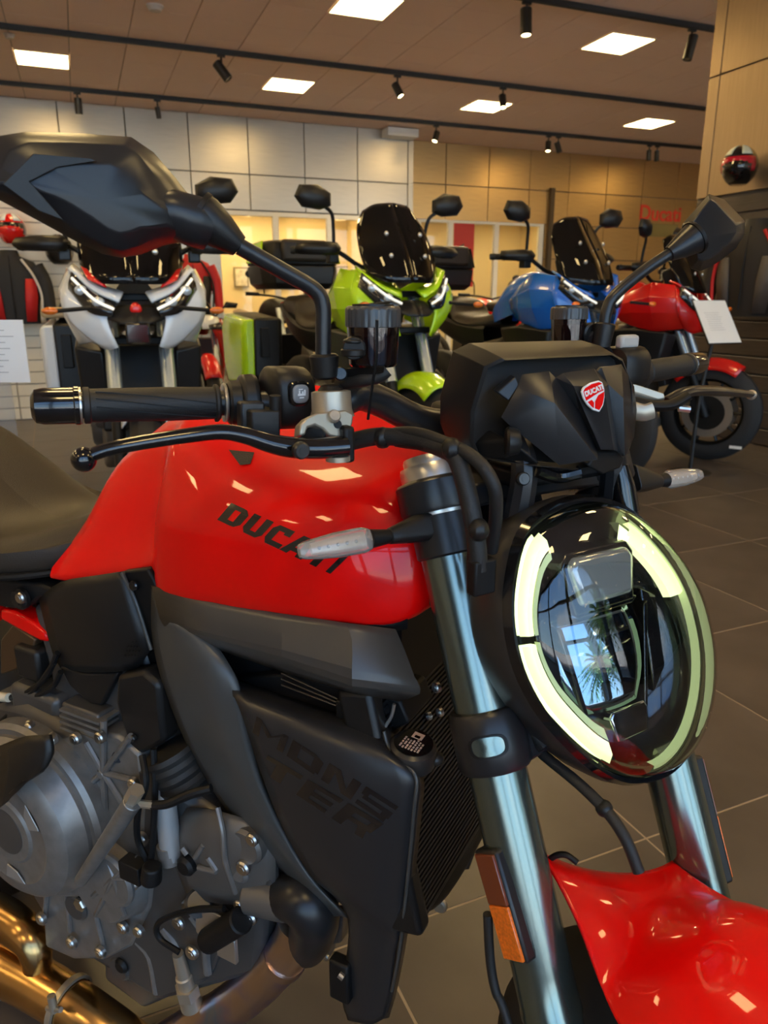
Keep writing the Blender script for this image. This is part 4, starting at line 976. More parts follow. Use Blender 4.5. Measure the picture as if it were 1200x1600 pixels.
# ---- instrument housing (seen from its back)
dash = empty('dash_housing', FR.w(0, -.07, 1.03)); dash.parent = BK
def db(mb, nm, m, **kw):
    o = mb.build(nm, m, dash, **kw); o.matrix_parent_inverse = Matrix.Translation(-Vector(dash.location)); return o
def dq(a, b, x): return px(a, b, x)
rim_pts = [(757, 572, -.092), (785, 559, -.082), (960, 551, .084), (977, 561, .091), (992, 600, .095), (994, 650, .091), (985, 702, .074), (958, 726, .04), (900, 738, -.02), (850, 733, -.055), (745, 719, -.088), (734, 690, -.094), (735, 645, -.096)]
front = [dq(*p) for p in rim_pts]
backd_ = FR.d(0, .045, .010)
ctr = sum(front, Vector())/len(front)
hood0 = [ctr + (p-ctr)*1.0 + backd_ for p in front]; hood1 = [ctr + (p-ctr)*1.02 + backd_*.45 for p in front]; hood2 = [ctr + (p-ctr)*.985 + backd_*.05 for p in front]
hood3 = [ctr + (p-ctr)*.955 + backd_*.0 for p in front]; hood4 = [ctr + (p-ctr)*.94 + backd_*.22 for p in front]
db(MB().loft([hood0, hood1, hood2, hood3, hood4]), 'hood', blackp, bevel=.003, smooth=30)
db(MB().loft([[ctr + (p-ctr)*.88 + backd_*1.02 for p in front], [ctr + (p-ctr)*.88 + backd_*1.06 for p in front]]), 'screen', blackg)
# faceted cover: vertices by photo position and half width
fv = {'a': (816, 585, 0), 'b': (858, 580, 0), 'v1': (868, 590, -.004), 'm1': (880, 583, .001), 'm2': (928, 576, .001), 'v2': (934, 580, -.003), 'r1': (940, 574, .0), 'r2': (971, 569, .0),
      'd': (783, 652, .0), 'e': (808, 606, .0), 'c': (867, 630, .012), 'w1': (905, 643, -.004), 'n1': (896, 603, .006), 'n2': (939, 703, .005), 'n3': (944, 606, .006), 'n4': (959, 703, .005),
      'q1': (950, 600, -.003), 'q2': (974, 622, .006), 'q3': (976, 712, .004), 'w2': (934, 703, -.003), 'w4': (966, 706, -.003), 'o1': (991, 604, .0), 'o2': (995, 640, .0), 'o3': (991, 682, .0), 'o4': (981, 708, .0),
      'f': (934, 718, .006), 'g': (874, 727, .0), 'k': (796, 664, .0)}
DP0 = Vector((0, -.119, 1.058)); DPN = Vector((0, -.969, .246))
def dpl(a, b, h=0.0):
    """point of the bowed cover surface behind a photo position, raised by h"""
    d = FR.ray(a, b); x = 0.0
    for _ in range(12):
        o = DP0 + Vector((0, min(4.6*x*x, .05), 0)) + DPN*h; t = (o - FR.C).dot(DPN)/d.dot(DPN); q = FR.C + d*t; x = .5*x + .5*q.x
    return FR.w(q)
vd = {k: dpl(a, b, h) for k, (a, b, h) in fv.items()}
order = list(vd); ix = {k: i for i, k in enumerate(order)}
faces = ['e a b c', 'e c d', 'd c k', 'c g k', 'c f g', 'b v1 w1 c', 'c w1 w2 f', 'v1 m1 n1', 'v1 n1 w1', 'w1 n1 n2 w2', 'm1 m2 n3 n1', 'n1 n3 n4 n2', 'm2 v2 q1 n3', 'v2 r1 q1', 'n3 q1 w4 n4', 'r1 r2 q2 q1', 'q1 q2 q3 w4', 'r2 o1 q2', 'o1 o2 q2', 'q2 o2 o3 q3', 'q3 o3 o4']
db(MB().add([vd[k] for k in order], [[ix[c] for c in f.split()] for f in faces]), 'front_cover', blacks, solid=.003, bevel=.0016, smooth=14)
db(MB().prism([dpl(777, 613, -.003), dpl(806, 588, -.003), dpl(812, 602, -.003), dpl(795, 627, -.003)], backd_*.15), 'side_inset', blacks, bevel=.001)
db(MB().loft([[dq(733, 690, -.085), dq(800, 690, -.075), dq(850, 728, -.052), dq(745, 716, -.085)], [dq(733, 690, -.085)+backd_*.8, dq(800, 690, -.075)+backd_*.8, dq(850, 728, -.052)+backd_*.8, dq(745, 716, -.085)+backd_*.8]]), 'lower_cheek', blackd, bevel=.003)
db(MB().cyl(dq(790, 690, -.082), dq(812, 690, -.072), .013, .011, 16, bev=.002), 'boss', blackp)
bolt(dq(807, 692, -.0765), dq(812, 692, -.10)-dq(812, 692, -.07), .005, screwd)
db(MB().prism([dpl(934, 704, -.004), dpl(966, 704, -.004), dpl(977, 716, -.002), dpl(970, 732, -.004), dpl(943, 742, -.006), dpl(918, 728, -.004)], backd_*.3), 'chin', blackd, bevel=.002)
# badge: shield with white edge, red field, white bar and lettering
def badge(c, ex, ey, w, h, parent):
    nrm = ex.cross(ey).normalized()
    shp = [(-.5, .36), (-.36, .46), (0, .5), (.36, .46), (.5, .36), (.5, .12), (.42, -.12), (.24, -.36), (0, -.5), (-.24, -.36), (-.42, -.12), (-.5, .12)]
    P = lambda k, z: [c + ex*(x*w*k) + ey*(y*h*k) + nrm*z for x, y in shp]
    e = db(MB().loft([P(1, 0), P(1, .0012), P(.97, .0016)]), 'badge', white_p)
    def fld(pts, z0=.0015, z1=.0021, m=red): 
        q = MB().loft([[c + ex*(x*w) + ey*(y*h) + nrm*z0 for x, y in pts], [c + ex*(x*w) + ey*(y*h) + nrm*z1 for x, y in pts]]).build('badge_field', m, e)
    fld([(-.44, .33), (-.33, .41), (0, .445), (.33, .41), (.44, .33), (.44, .10), (.20, .10), (-.44, .02)])
    fld([(.44, .05), (.36, -.12), (.20, -.32), (0, -.44), (-.16, -.33), (-.06, -.12), (.14, .02)])
    fld([(-.38, -.04), (-.30, -.20), (-.22, -.30), (-.13, -.14), (-.20, -.03)], m=red)
    M4 = Matrix((ex.normalized(), ey.normalized(), nrm)).transposed().to_4x4(); M4.translation = c + ey*h*.22 + nrm*.0023
    q = text_mesh('badge_lettering', 'DUCATI', white_p, e, w*.235, Matrix.Identity(4), .0002, off=.0003)
    q.matrix_basis = M4
p0 = vd['n1'].lerp(vd['n3'], .50); p1_ = vd['n2'].lerp(vd['n4'], .5)
bey = (p0 - p1_).normalized(); bex = (vd['n3'] - vd['n1']).normalized(); bex = (bex - bey*bex.dot(bey)).normalized(); bn = bex.cross(bey)
if bn.dot(CAM - p0) < 0: bex = -bex; bn = -bn
badge(p0.lerp(p1_, .17) + bn*.0022, bex, bey, .0255, .0265, dash)

# ---- handlebar
MB().tube([FR.w(-.40, .076, 1.056), FR.w(-.27, .054, 1.052), px(515, 632, -.19), px(560, 617, -.16), px(600, 630, -.13), px(650, 655, -.095), px(700, 662, -.06), FR.w(0, .005, 1.022), FR.w(.06, .007, 1.022), FR.w(.095, .015, 1.032), FR.w(.16, .02, 1.056), FR.w(.27, .054, 1.052), FR.w(.40, .076, 1.056)], [.011, .011, .0125, .0145, .0145, .0145, .0145, .0145, .0145, .0145, .0145, .011, .011], 16, 6).build('handlebar', blacks, BK)
for x in (-.05, .05): MB().box(FR.w(x, .006, 1.020), (.034, .05, .046), RX, FY).build('bar_clamp', blackd, BK, bevel=.006)
def on_bar(s, x):   # right grip axis by |x|
    t = (abs(x) - .27)/.13; return FR.w(s*abs(x), .054 + .022*t, 1.052 + .004*t)
for s in (-1, 1):
    g = MB()
    d = (on_bar(s, .40) - on_bar(s, .27)).normalized(); L = (on_bar(s, .385)-on_bar(s, .275)).length
    gp = MB().lathe(on_bar(s, .275), d, [(0, .0145), (.002, .0165), (.004, .0165), (.005, .0140), (L*.4, .0145), (L-.006, .0138), (L-.005, .0152), (L-.001, .0152), (L, .0142)], 32).build('grip', rubber, BK)
    for k in range(3):
        a0 = 2.2 + k*.5; P = []
        u, v, _ = axes(d)
        for i in range(9): an = a0 + .12*i; P.append(on_bar(s, .275 + .10*i/8) + (u*math.cos(an) + v*math.sin(an))*.0143)
        MB().tube(P, .0007, 5, 2).build('grip_line', blackd, gp)
    MB().lathe(on_bar(s, .387), d, [(0, .0145), (.001, .0158), (.004, .0158), (.005, .0148), (.028, .0148), (.034, .0135), (.037, .009), (.0375, .003)], 32).build('bar_end', blackg, BK)
    MB().lathe(on_bar(s, .386), d, [(0, .0152), (.0022, .0152)], 32).build('end_ring', silver, BK)
# right hand: throttle ring, throttle housing, switch block
MB().lathe(on_bar(-1, .272), on_bar(-1, .26)-on_bar(-1, .272), [(0, .0165), (.0015, .0175), (.003, .0165)], 32).build('throttle_ring', silver, BK)
dr = (on_bar(-1, .20) - on_bar(-1, .27)).normalized()
MB().lathe(on_bar(-1, .268), dr, [(0, .017), (.002, .0195), (.010, .0200), (.011, .0185)], 28).build('throttle_flange', blackp, BK)
MB().lathe(on_bar(-1, .258), dr, [(0, .020), (.002, .0235), (.013, .0240), (.016, .022)], 28, sq=(1, 1.05)).box(px(405, 662, -.262), (.024, .03, .026), dr, FY).build('throttle_housing', blackp, BK, bevel=.002)
MB().box(px(392, 655, -.268), (.020, .012, .030), dr, FY).build('housing_clip', blacks, BK, bevel=.002)
MB().cyl(px(430, 618, -.252), px(430, 668, -.252), .0048, n=14).build('cable_boss', blackp, BK)
# switch block: rounded loft along the bar
cS = px(449, 621, -.222)
def rr(c, e1, e2, w, h, r, n=5):
    P = []
    for sx, sy, a0 in ((1, 1, 0), (-1, 1, 90), (-1, -1, 180), (1, -1, 270)):
        for k in range(n): a = R(a0 + 90*k/(n-1)); P.append(c + e1*(sx*(w/2-r) + r*math.cos(a)) + e2*(sy*(h/2-r) + r*math.sin(a)))
    return P
sw = MB().loft([rr(cS + dr*t, FY, UP, .050*k, .054*k, .018*k) for t, k in ((-.017, .9), (-.014, 1.0), (.012, 1.0), (.016, .86))]).build('switch_block', blackp, BK, smooth=50)
fc = cS - FY*.0252 + UP*.006
nrm = -FY
b_ = MB().loft([rr(fc + nrm*t, RX, UP, .020*k, .021*k, .006*k) for t, k in ((-.003, 1), (.001, 1), (.002, .9))]).build('button_surround', blackg, sw)
MB().loft([rr(fc + nrm*t, RX, UP, .0145*k, .0155*k, .005*k) for t, k in ((.0, 1), (.0035, 1), (.0045, .85))]).build('start_button', mat('button_grey', (.22, .23, .24), .4), sw)
icon = mat('icon_white', (.8, .8, .8), .5)
for dx, dz, w_, h_ in ((0, -.0005, .007, .0018), (-.002, .0015, .0012, .003), (.001, .001, .0012, .0026), (.003, .0018, .0012, .0034), (0, -.003, .004, .001), (-.0008, .0040, .0035, .0008)):
    MB().box(fc + nrm*.0048 + RX*dx + UP*dz, (w_, .0006, h_), RX, FY).build('button_icon', icon, sw)
# brake master cylinder with clamp (champagne metal)
MB().lathe(py_(517, 610, -.026), py_(519, 648, -.028)-py_(517, 610, -.026), [(0, .0135), (.001, .0165), (.016, .0170), (.022, .019)], 28).build('master_cylinder', champ, BK)
MB().lathe(py_(516, 602, -.026), py_(517, 614, -.026)-py_(516, 602, -.026), [(0, .008), (.003, .0105), (.008, .0105)], 20).build('cylinder_boot', blackd, BK)
pl_ = [(468, 680), (470, 662), (480, 652), (495, 645), (540, 640), (553, 647), (551, 662), (545, 677), (530, 684), (515, 681), (505, 670), (492, 664), (481, 668), (477, 680)]
MB().prism([py_(a, b, -.052 + (b-640)*-.0001) for a, b in pl_], FR.d(0, .012, -.004)).build('lever_mount', champ, BK, bevel=.0015)
bolt(py_(521, 652, -.053), FR.d(-.2, -1, .5), .0052, champ); MB().lathe(py_(527, 663, -.054), FR.d(-.1, -1, .3), [(0, .0035), (.0012, .0035)], 14).build('mount_hole', blackd, BK)
MB().cyl(py_(485, 676, -.044), py_(500, 668, -.030), .0125, .0125, 20, bev=.001).build('piston', rubber, BK)
# brake lever
lv = [(133, 716), (165, 703), (220, 692), (290, 681), (345, 675), (385, 681), (420, 692), (455, 699), (500, 700), (540, 697)]
MB().tube([py_(a, b, -.062 + .030*(540-a)/407) for a, b in lv], [.0060, .0062, .0066, .0070, .0074, .0082, .0095, .0105, .0110, .0105], 14, 5, sq=(.8, 1.0), ref=UP).build('brake_lever', blackg, BK, smooth=60)
MB().ball(py_(131, 718, -.032), .0088, n=20, m=14).build('lever_ball', blackg, BK)
bolt(py_(468, 703, -.072), -FY, .0068, screwd)
MB().box(py_(540, 693, -.056), (.010, .016, .030), RX, FY).build('lever_pivot', blackd, BK, bevel=.003); MB().lathe(py_(528, 712, -.060), (0, 0, -1), [(0, .010), (.004, .010)], 18).build('pivot_cap', champ, BK)
# mirror stem and mirror housing, right hand
def mirror_side(stem, rad, base, cone, outline, ridge, apex_y, rimy, s, inner=None):
    MB().cyl(base[0], base[1], .0105, .0125, 20, bev=.002).build('stem_base', blackp, BK)
    st = MB().tube(stem, rad, 18, 6).build('mirror_stem', blacks, BK)
    MB().tube(cone[0], cone[1], 24, 1).build('stem_cone', blackp, st)
    MB().lathe(cone[0][-1], cone[0][-1]-cone[0][-2], [(-.002, cone[1][-1]*1.06), (.002, cone[1][-1]*1.06)], 24).build('cone_ring', blackd, st)
mirror_side([py_(505, 575, -.012), py_(505, 520, -.012), py_(504, 475, -.012), py_(490, 452, -.01), py_(450, 428, -.006), py_(374, 385, .002)], [.0066]*6, (py_(508, 592, -.012), py_(506, 553, -.012)), ([py_(374, 385, .002), py_(345, 362, .006), py_(320, 341, .010), py_(312, 336, .0115)], [.0085, .0140, .0168, .0168]), None, None, 0, 0, -1)
MO = [(-62, 285), (-40, 240), (0, 212), (40, 206), (120, 208), (205, 214), (240, 238), (272, 275), (298, 308), (322, 338), (318, 365), (308, 382), (285, 378), (255, 384), (220, 398), (190, 403), (160, 397), (120, 378), (60, 345), (0, 313), (-40, 293)]
MI = [(-30, 285), (0, 262), (14, 235), (44, 222), (110, 222), (195, 226), (216, 240), (245, 278), (268, 305), (300, 330), (300, 352), (292, 366), (268, 368), (240, 372), (215, 385), (190, 392), (165, 385), (126, 362), (72, 332), (20, 304), (-10, 292)]
MC = [(40, 288), (50, 280), (60, 266), (75, 258), (110, 256), (170, 256), (190, 265), (210, 290), (225, 305), (255, 325), (262, 340), (260, 352), (240, 355), (220, 356), (205, 362), (188, 365), (170, 358), (145, 340), (110, 318), (80, 304), (55, 296)]
yB = .035
ringF = [py_(a, b, yB) for a, b in MO]; ring1 = [py_(a, b, yB-.014) for a, b in MO]
ring2 = [py_(a, b, yB-.030) for a, b in MI]; ring3 = [py_(a, b, yB-.038) for a, b in MC]
cc = sum(ring3, Vector())/len(ring3)
mo = MB().grid([ringF, ring1, ring2, ring3, [cc + (p-cc)*.002 for p in ring3]], closed=True).build('mirror_housing', blacks, BK, smooth=38, bevel=.0015)
cF = sum(ringF, Vector())/len(ringF)
MB().grid([ringF, [cF + (p-cF)*.96 + FY*.002 for p in ringF]], closed=True).build('mirror_bezel', blackd, mo)
MB().grid([[cF + (p-cF)*.96 + FY*.002 for p in ringF], [cF + (p-cF)*.02 + FY*.002 for p in ringF]], closed=True).build('mirror_glass', mirror_g, mo)
MB().tube([py_(322, 352, .012), py_(300, 345, .012), py_(262, 330, .013), py_(215, 310, .016)], [.0185, .0190, .0165, .006], 20, 4).build('mirror_neck', blacks, mo, smooth=60)
# scoop recess on the back of the housing
MB().prism([py_(a, b, yB-.0385) for a, b in ((4, 288), (52, 240), (140, 247), (152, 252), (90, 262), (46, 284), (100, 345), (60, 330))], -FY*.0015).build('housing_scoop', blackp, mo, bevel=.0005)
# left mirror
MB().cyl(px(938, 545, .178), px(945, 505, .182), .0105, .0125, 20, bev=.002).build('stem_base', blackp, BK)
stL = MB().tube([px(943, 515, .182), px(949, 482, .187), px(962, 460, .197), px(1005, 424, .232), px(1045, 397, .262)], .0066, 18, 6).build('mirror_stem', blacks, BK)
MB().tube([px(1045, 397, .262), px(1065, 385, .277), px(1086, 371, .292)], [.0085, .014, .0185], 24, 1).build('stem_cone', blacks, stL)
MB().lathe(px(1086, 371, .292), px(1086, 371, .292)-px(1065, 385, .277), [(-.002, .0195), (.002, .0195)], 24).build('cone_ring', blackd, stL)
LO = [(1066, 350), (1108, 303), (1132, 312), (1164, 345), (1163, 366), (1150, 388), (1130, 404), (1112, 416), (1094, 424), (1080, 420), (1072, 400), (1062, 372)]
L2 = [(1075, 357), (1110, 310), (1118, 315), (1150, 350), (1150, 364), (1140, 380), (1124, 394), (1110, 404), (1098, 408), (1090, 404), (1088, 380), (1080, 366)]
yL = .075
rF = [py_(a, b, yL) for a, b in LO]; r1 = [py_(a, b, yL-.022) for a, b in LO]; r2 = [py_(a, b, yL-.040) for a, b in L2]; cL = sum(r2, Vector())/len(r2)
ml = MB().grid([rF, r1, r2, [cL + (p-cL)*.002 for p in r2]], closed=True).build('mirror_housing', blacks, BK, smooth=24, bevel=.0015)
cF = sum(rF, Vector())/len(rF)
MB().grid([rF, [cF + (p-cF)*.95 + FY*.002 for p in rF]], closed=True).build('mirror_bezel', blackd, ml)
MB().grid([[cF + (p-cF)*.95 + FY*.002 for p in rF], [cF + (p-cF)*.02 + FY*.002 for p in rF]], closed=True).build('mirror_glass', mirror_g, ml)

# ---- brake and clutch fluid reservoirs
resg = glass('smoked_reservoir', (.30, .12, .09), 1.5, gain=1.6, opacity=.3, body=(.02, .012, .012)); fluid = mat('brake_fluid', (.12, .02, .015), .15, coat=1)
def reservoir(c0, c1, r, knob):
    d = (c0 - c1).normalized(); L = (c0-c1).length; u, v, _ = axes(d)
    cup = MB().lathe(c1, d, [(0, r*.80), (.002, r*.88), (L*.68, r*.95), (L*.70, r*.95)], 40).build('reservoir_cup', resg, BK)
    MB().lathe(c1 + d*.003, d, [(0, r*.78), (L*.45, r*.84)], 32).build('brake_fluid', fluid, cup)
    cap = MB(); G = []
    for t, k in ((L*.66, .98), (L*.67, 1.0), (L*.94, 1.0), (L*.97, .97), (L, .90)):
        G.append([c1 + d*t + (u*math.cos(2*math.pi*i/96) + v*math.sin(2*math.pi*i/96))*r*k*(1.0 if i % 4 < 3 or t > L*.95 else .975) for i in range(96)])
    cap.grid(G, closed=True, capends=True).build('reservoir_cap', mat('cap_grey', (.045, .048, .052), .28), cup, smooth=25)
    MB().lathe(c1 + d*L, d, [(-.001, r*.75), (.0015, r*.74), (.0015, r*.70), (0, r*.69)], 40, caps=False).build('cap_ring', blackp, cup)
reservoir(px(583, 478, -.165), px(583, 572, -.165), .0235, True)
reservoir(px(890, 479, .155), px(887, 537, .155), .0215, False)
MB().cyl(px(553, 545, -.19), px(556, 538, -.175), .0095, n=16, bev=.001).cyl(px(552, 556, -.188), px(552, 545, -.188), .0105, n=16, bev=.001).cyl(px(552, 536, -.188), px(552, 530, -.188), .0085, n=16, bev=.001).build('bleed_knob', blackp, BK)
MB().prism([px(520, 600, -.185), px(545, 590, -.185), px(600, 583, -.17), px(602, 572, -.17), px(548, 575, -.185), px(522, 585, -.185)], FR.d(0, .004, 0)).build('reservoir_bracket', blackd, BK, bevel=.001)
MB().tube([px(530, 600, -.185), px(565, 594, -.178), px(592, 588, -.168), px(605, 578, -.162)], .0058, 12).build('reservoir_hose', rubber, BK)
MB().cyl(px(570, 575, -.172), px(570, 600, -.172), .0045, n=12).build('reservoir_outlet', silver, BK)
MB().tube([px(589, 500, -.19), px(588, 560, -.188), px(582, 600, -.186), px(575, 655, -.182)], .0012, 6).build('thin_wire', blackd, BK)
bolt(px(532, 585, -.19), FR.d(-.4, -.8, .2), .006, screwd)
# left cluster
MB().cyl(px(905, 515, .17), px(925, 520, .172), .007, .012, 18, bev=.002).build('reservoir_knob', blackp, BK)
MB().prism([px(905, 552, .165), px(912, 530, .165), px(930, 516, .17), px(948, 528, .18), px(962, 555, .19), px(950, 560, .19)], FR.d(0, .012, 0)).build('clutch_bracket', blacks, BK, bevel=.002)
MB().loft([rr(px(972, 575, .205) + RX*t, FY, UP, .046*k, .050*k, .016*k) for t, k in ((-.016, .9), (-.012, 1), (.02, 1), (.026, .85))]).build('left_switch_block', blackp, BK, smooth=50)
MB().box(px(980, 534, .205), (.030, .012, .016), RX, FY).build('left_switch', mat('switch_grey', (.45, .43, .40), .4), BK, bevel=.004)
MB().lathe(on_bar(1, .25), on_bar(1, .28)-on_bar(1, .25), [(0, .017), (.004, .021), (.016, .021), (.02, .017)], 24).build('grip_flange', rubber, BK)
MB().prism([px(988, 598, .20), px(1002, 602, .21), px(1038, 614, .235), px(1040, 622, .235), px(1028, 625, .228), px(990, 612, .20)], FR.d(0, .004, -.008)).build('clutch_mount', champ, BK, bevel=.0015)
MB().tube([px(990, 628, .20), px(1020, 634, .215), px(1050, 632, .235), px(1076, 618, .25)], [.010, .010, .009, .008], 12, sq=(.7, 1), ref=UP).build('clutch_pivot', blackd, BK)
MB().tube([py_(1040, 628, -.005), py_(1075, 612, -.005), py_(1120, 611, 0), py_(1172, 616, .010)], [.008, .0085, .0088, .006], 12, sq=(.75, 1.1), ref=UP).build('clutch_lever', blacks, BK)
MB().ball(py_(1174, 617, .010), .0068, n=14, m=10).build('lever_ball', silver, BK)
MB().cyl(px(1060, 638, .24), px(1078, 640, .25), .004, n=10).build('cable_adjuster', silver, BK)
MB().tube([px(985, 640, .19), px(1005, 645, .20), px(1020, 641, .21)], .010, 12, sq=(1, .5), ref=UP).build('mount_lower', champ, BK)

# ---- turn signals
lensm = glass('indicator_lens', (.95, .94, .92), 1.5, gain=1.3, opacity=.26, body=(.85, .78, .70)); ledm = mat('indicator_inner', (.62, .50, .40), .25, metal=.3)
def indicator(p_root, p_mid, p_lens0, p_tip, r):
    MB().loft([rr(p_root, FD, (p_tip-p_root).cross(FD).normalized(), .030, .024, .006), rr(p_root.lerp(p_mid, .45), FD, (p_tip-p_root).cross(FD).normalized(), .026, .022, .008), rr(p_mid, FD, (p_tip-p_root).cross(FD).normalized(), .014, .014, .006)]).build('indicator_stalk', blackp, BK, bevel=.001, smooth=40)
    MB().cyl(p_mid, p_lens0, .0062, .0085, 16).build('indicator_neck', blackd, BK)
    d = p_tip - p_lens0; L = d.length; up_ = FD
    l_ = MB().tube([p_lens0, p_lens0 + d*.12, p_lens0 + d*.5, p_lens0 + d*.88, p_tip], [r*.85, r*1.05, r, r*.72, r*.5], 18, 3, sq=(1, .55), ref=up_).build('indicator_lens', lensm, BK, smooth=60)
    MB().tube([p_lens0 + d*.08, p_lens0 + d*.5, p_lens0 + d*.84], [r*.75, r*.72, r*.5], 12, 3, sq=(.9, .4), ref=up_).build('indicator_inner', ledm, l_)
    for k in range(5): MB().ball(p_lens0.lerp(p_tip, .2 + .13*k) + (CAM - p_lens0).normalized()*r*.33, .0015, n=8, m=6).build('led', silver, l_)
indicator(py_(692, 815, -.056), py_(608, 838, -.056), py_(578, 842, -.056), py_(467, 862, -.056), .0110)
indicator(py_(985, 748, -.05), py_(1030, 752, -.05), py_(1040, 750, -.05), py_(1096, 741, -.05), .0105)

# ---- cables around the steering head
cabm = blackd
def cable(P, r, m=None, nm='cable', n=12, k=6): return MB().tube(P, r, n, k).build(nm, m or cabm, BK)
cable([px(548, 690, -.18), px(590, 682, -.165), px(640, 686, -.15), px(690, 700, -.142), px(715, 720, -.140), px(735, 790, -.138), px(745, 850, -.136), px(748, 890, -.134)], .0078, rubber, 'brake_hose')
cable([px(580, 684, -.165), px(640, 676, -.15), px(690, 690, -.142), px(740, 715, -.135), px(770, 755, -.128), px(775, 800, -.12), px(768, 860, -.11)], .0055, rubber, 'wiring_loom')
cable([px(620, 690, -.155), px(700, 706, -.142), px(725, 760, -.138), px(738, 830, -.137), px(738, 885, -.135)], .0048)
for a, b, x in ((598, 684, -.163), (706, 702, -.143), (748, 828, -.138)): MB().ball(px(a, b, x), .0088, (1, 1, 1.1), 8, 6).build('cable_clip', blackp, BK)
MB().box(px(752, 900, -.132), (.022, .012, .03), RX, FY).build('cable_connector', blackd, BK, bevel=.002)
cable([px(820, 1150, -.06), px(850, 1180, -.06), px(905, 1225, -.055), px(950, 1270, -.05), px(978, 1312, -.048), px(998, 1362, -.045)], .0052, rubber, 'brake_line')
MB().ball(px(944, 1263, -.05), .0075, n=12, m=8).build('line_clip', blackp, BK)
MB().tube([px(818, 1110, -.075), px(838, 1148, -.07), px(852, 1168, -.068)], [.006, .008, .007], 12).build('line_fitting', blackp, BK)
cable([px(850, 1350, -.075), px(868, 1337, -.07), px(885, 1336, -.065), px(902, 1348, -.06)], .0028)
cable([px(762, 1428, -.142), px(766, 1500, -.142), px(775, 1550, -.142), px(795, 1602, -.140), fk(-.135, .66)], .0042, rubber, 'sensor_cable')
# small hardware behind the fork
for a, b, x, r in ((685, 1073, -.08, .006), (690, 1112, -.07, .005), (672, 1118, -.07, .005)): bolt(px(a, b, x), -RX, r, silver)
# ================================================================ BODY OF THE MOTORCYCLE
# ---- tank: stations (y, [(x, z) bottom .. top centre])
TK = [
 (.562, [(-.121, .790), (-.120, .799), (-.112, .808), (-.080, .822), (0, .832)]),
 (.530, [(-.126, .795), (-.119, .815), (-.098, .845), (-.062, .878), (0, .892)]),
 (.490, [(-.126, .801), (-.112, .840), (-.090, .895), (-.058, .936), (0, .954)]),
 (.450, [(-.126, .810), (-.108, .858), (-.088, .920), (-.058, .964), (0, .988)]),
 (.410, [(-.126, .824), (-.108, .868), (-.090, .930), (-.064, .984), (0, 1.014)]),
 (.372, [(-.128, .840), (-.112, .878), (-.098, .936), (-.074, .996), (0, 1.032)]),
 (.345, [(-.148, .823), (-.146, .886), (-.130, .938), (-.096, .998), (0, 1.042)]),
 (.310, [(-.156, .825), (-.160, .894), (-.144, .944), (-.104, .998), (0, 1.047)]),
 (.250, [(-.162, .831), (-.171, .902), (-.154, .952), (-.110, .996), (0, 1.048)]),
 (.180, [(-.165, .837), (-.173, .907), (-.154, .957), (-.108, .990), (0, 1.040)]),
 (.110, [(-.162, .843), (-.166, .907), (-.145, .955), (-.098, .986), (0, 1.024)]),
 (.065, [(-.154, .846), (-.153, .905), (-.127, .952), (-.082, .984), (0, 1.008)]),
 (.035, [(-.140, .853), (-.136, .902), (-.110, .944), (-.068, .974), (0, .988)]),
 (.020, [(-.122, .862), (-.120, .900), (-.098, .934), (-.058, .958), (0, .966)]),
]
G = []
for y, prof in TK:
    (x0, z0) = prof[0]
    row = [(x0*.86, z0 - .006)] + prof
    G.append([BD.w(x, y, z) for x, z in row])
tb = MB().grid(refine(G, 4, 4)); tank_v, tank_f = list(tb.v), list(tb.f)
tb.mirror_x(BD); tank = tb.build('tank', red, BK, smooth=60)
tank_bvh = BVHTree.FromPolygons([Vector(v) for v in tank_v], tank_f)
# lower black lip of the tank
MB().grid([[BD.w(x*.985, y, z + dz) for (y, pr), x, z in ((t, t[1][0][0], t[1][0][1]) for t in TK[1:-1])] for dz in (.004, -.014)]).mirror_x(BD).build('tank_lip', blackd, BK, solid=.004)

def decal(quads, corners, bvh, m, nm, parent, lift=.0006, n=4, frame=BD):
    """quads: 4-point shapes in a unit square; corners: photo positions of (0,0),(1,0),(1,1),(0,1); laid on the surface behind them"""
    b = MB(); (x0, y0), (x1, y1), (x2, y2), (x3, y3) = corners
    def at(u, v):
        a = (x0*(1-u)+x1*u)*(1-v) + (x3*(1-u)+x2*u)*v; c = (y0*(1-u)+y1*u)*(1-v) + (y3*(1-u)+y2*u)*v
        d = (frame.d(frame.ray(a, c))).normalized(); loc, nr, _, _ = bvh.ray_cast(CAM, d)
        if loc is None: return None
        return loc - d*lift if nr is None else loc + (nr if nr.dot(d) < 0 else -nr)*lift
    for q in quads:
        g = []
        for i in range(n+1):
            row = []
            for j in range(n+1):
                s_, t_ = i/n, j/n
                u = (q[0][0]*(1-s_)+q[1][0]*s_)*(1-t_) + (q[3][0]*(1-s_)+q[2][0]*s_)*t_; v = (q[0][1]*(1-s_)+q[1][1]*s_)*(1-t_) + (q[3][1]*(1-s_)+q[2][1]*s_)*t_
                row.append(at(u, v))
            g.append(row)
        if any(p is None for r_ in g for p in r_): continue
        b.grid(g)
    return b.build(nm, m, parent, smooth=60, fixn=False)
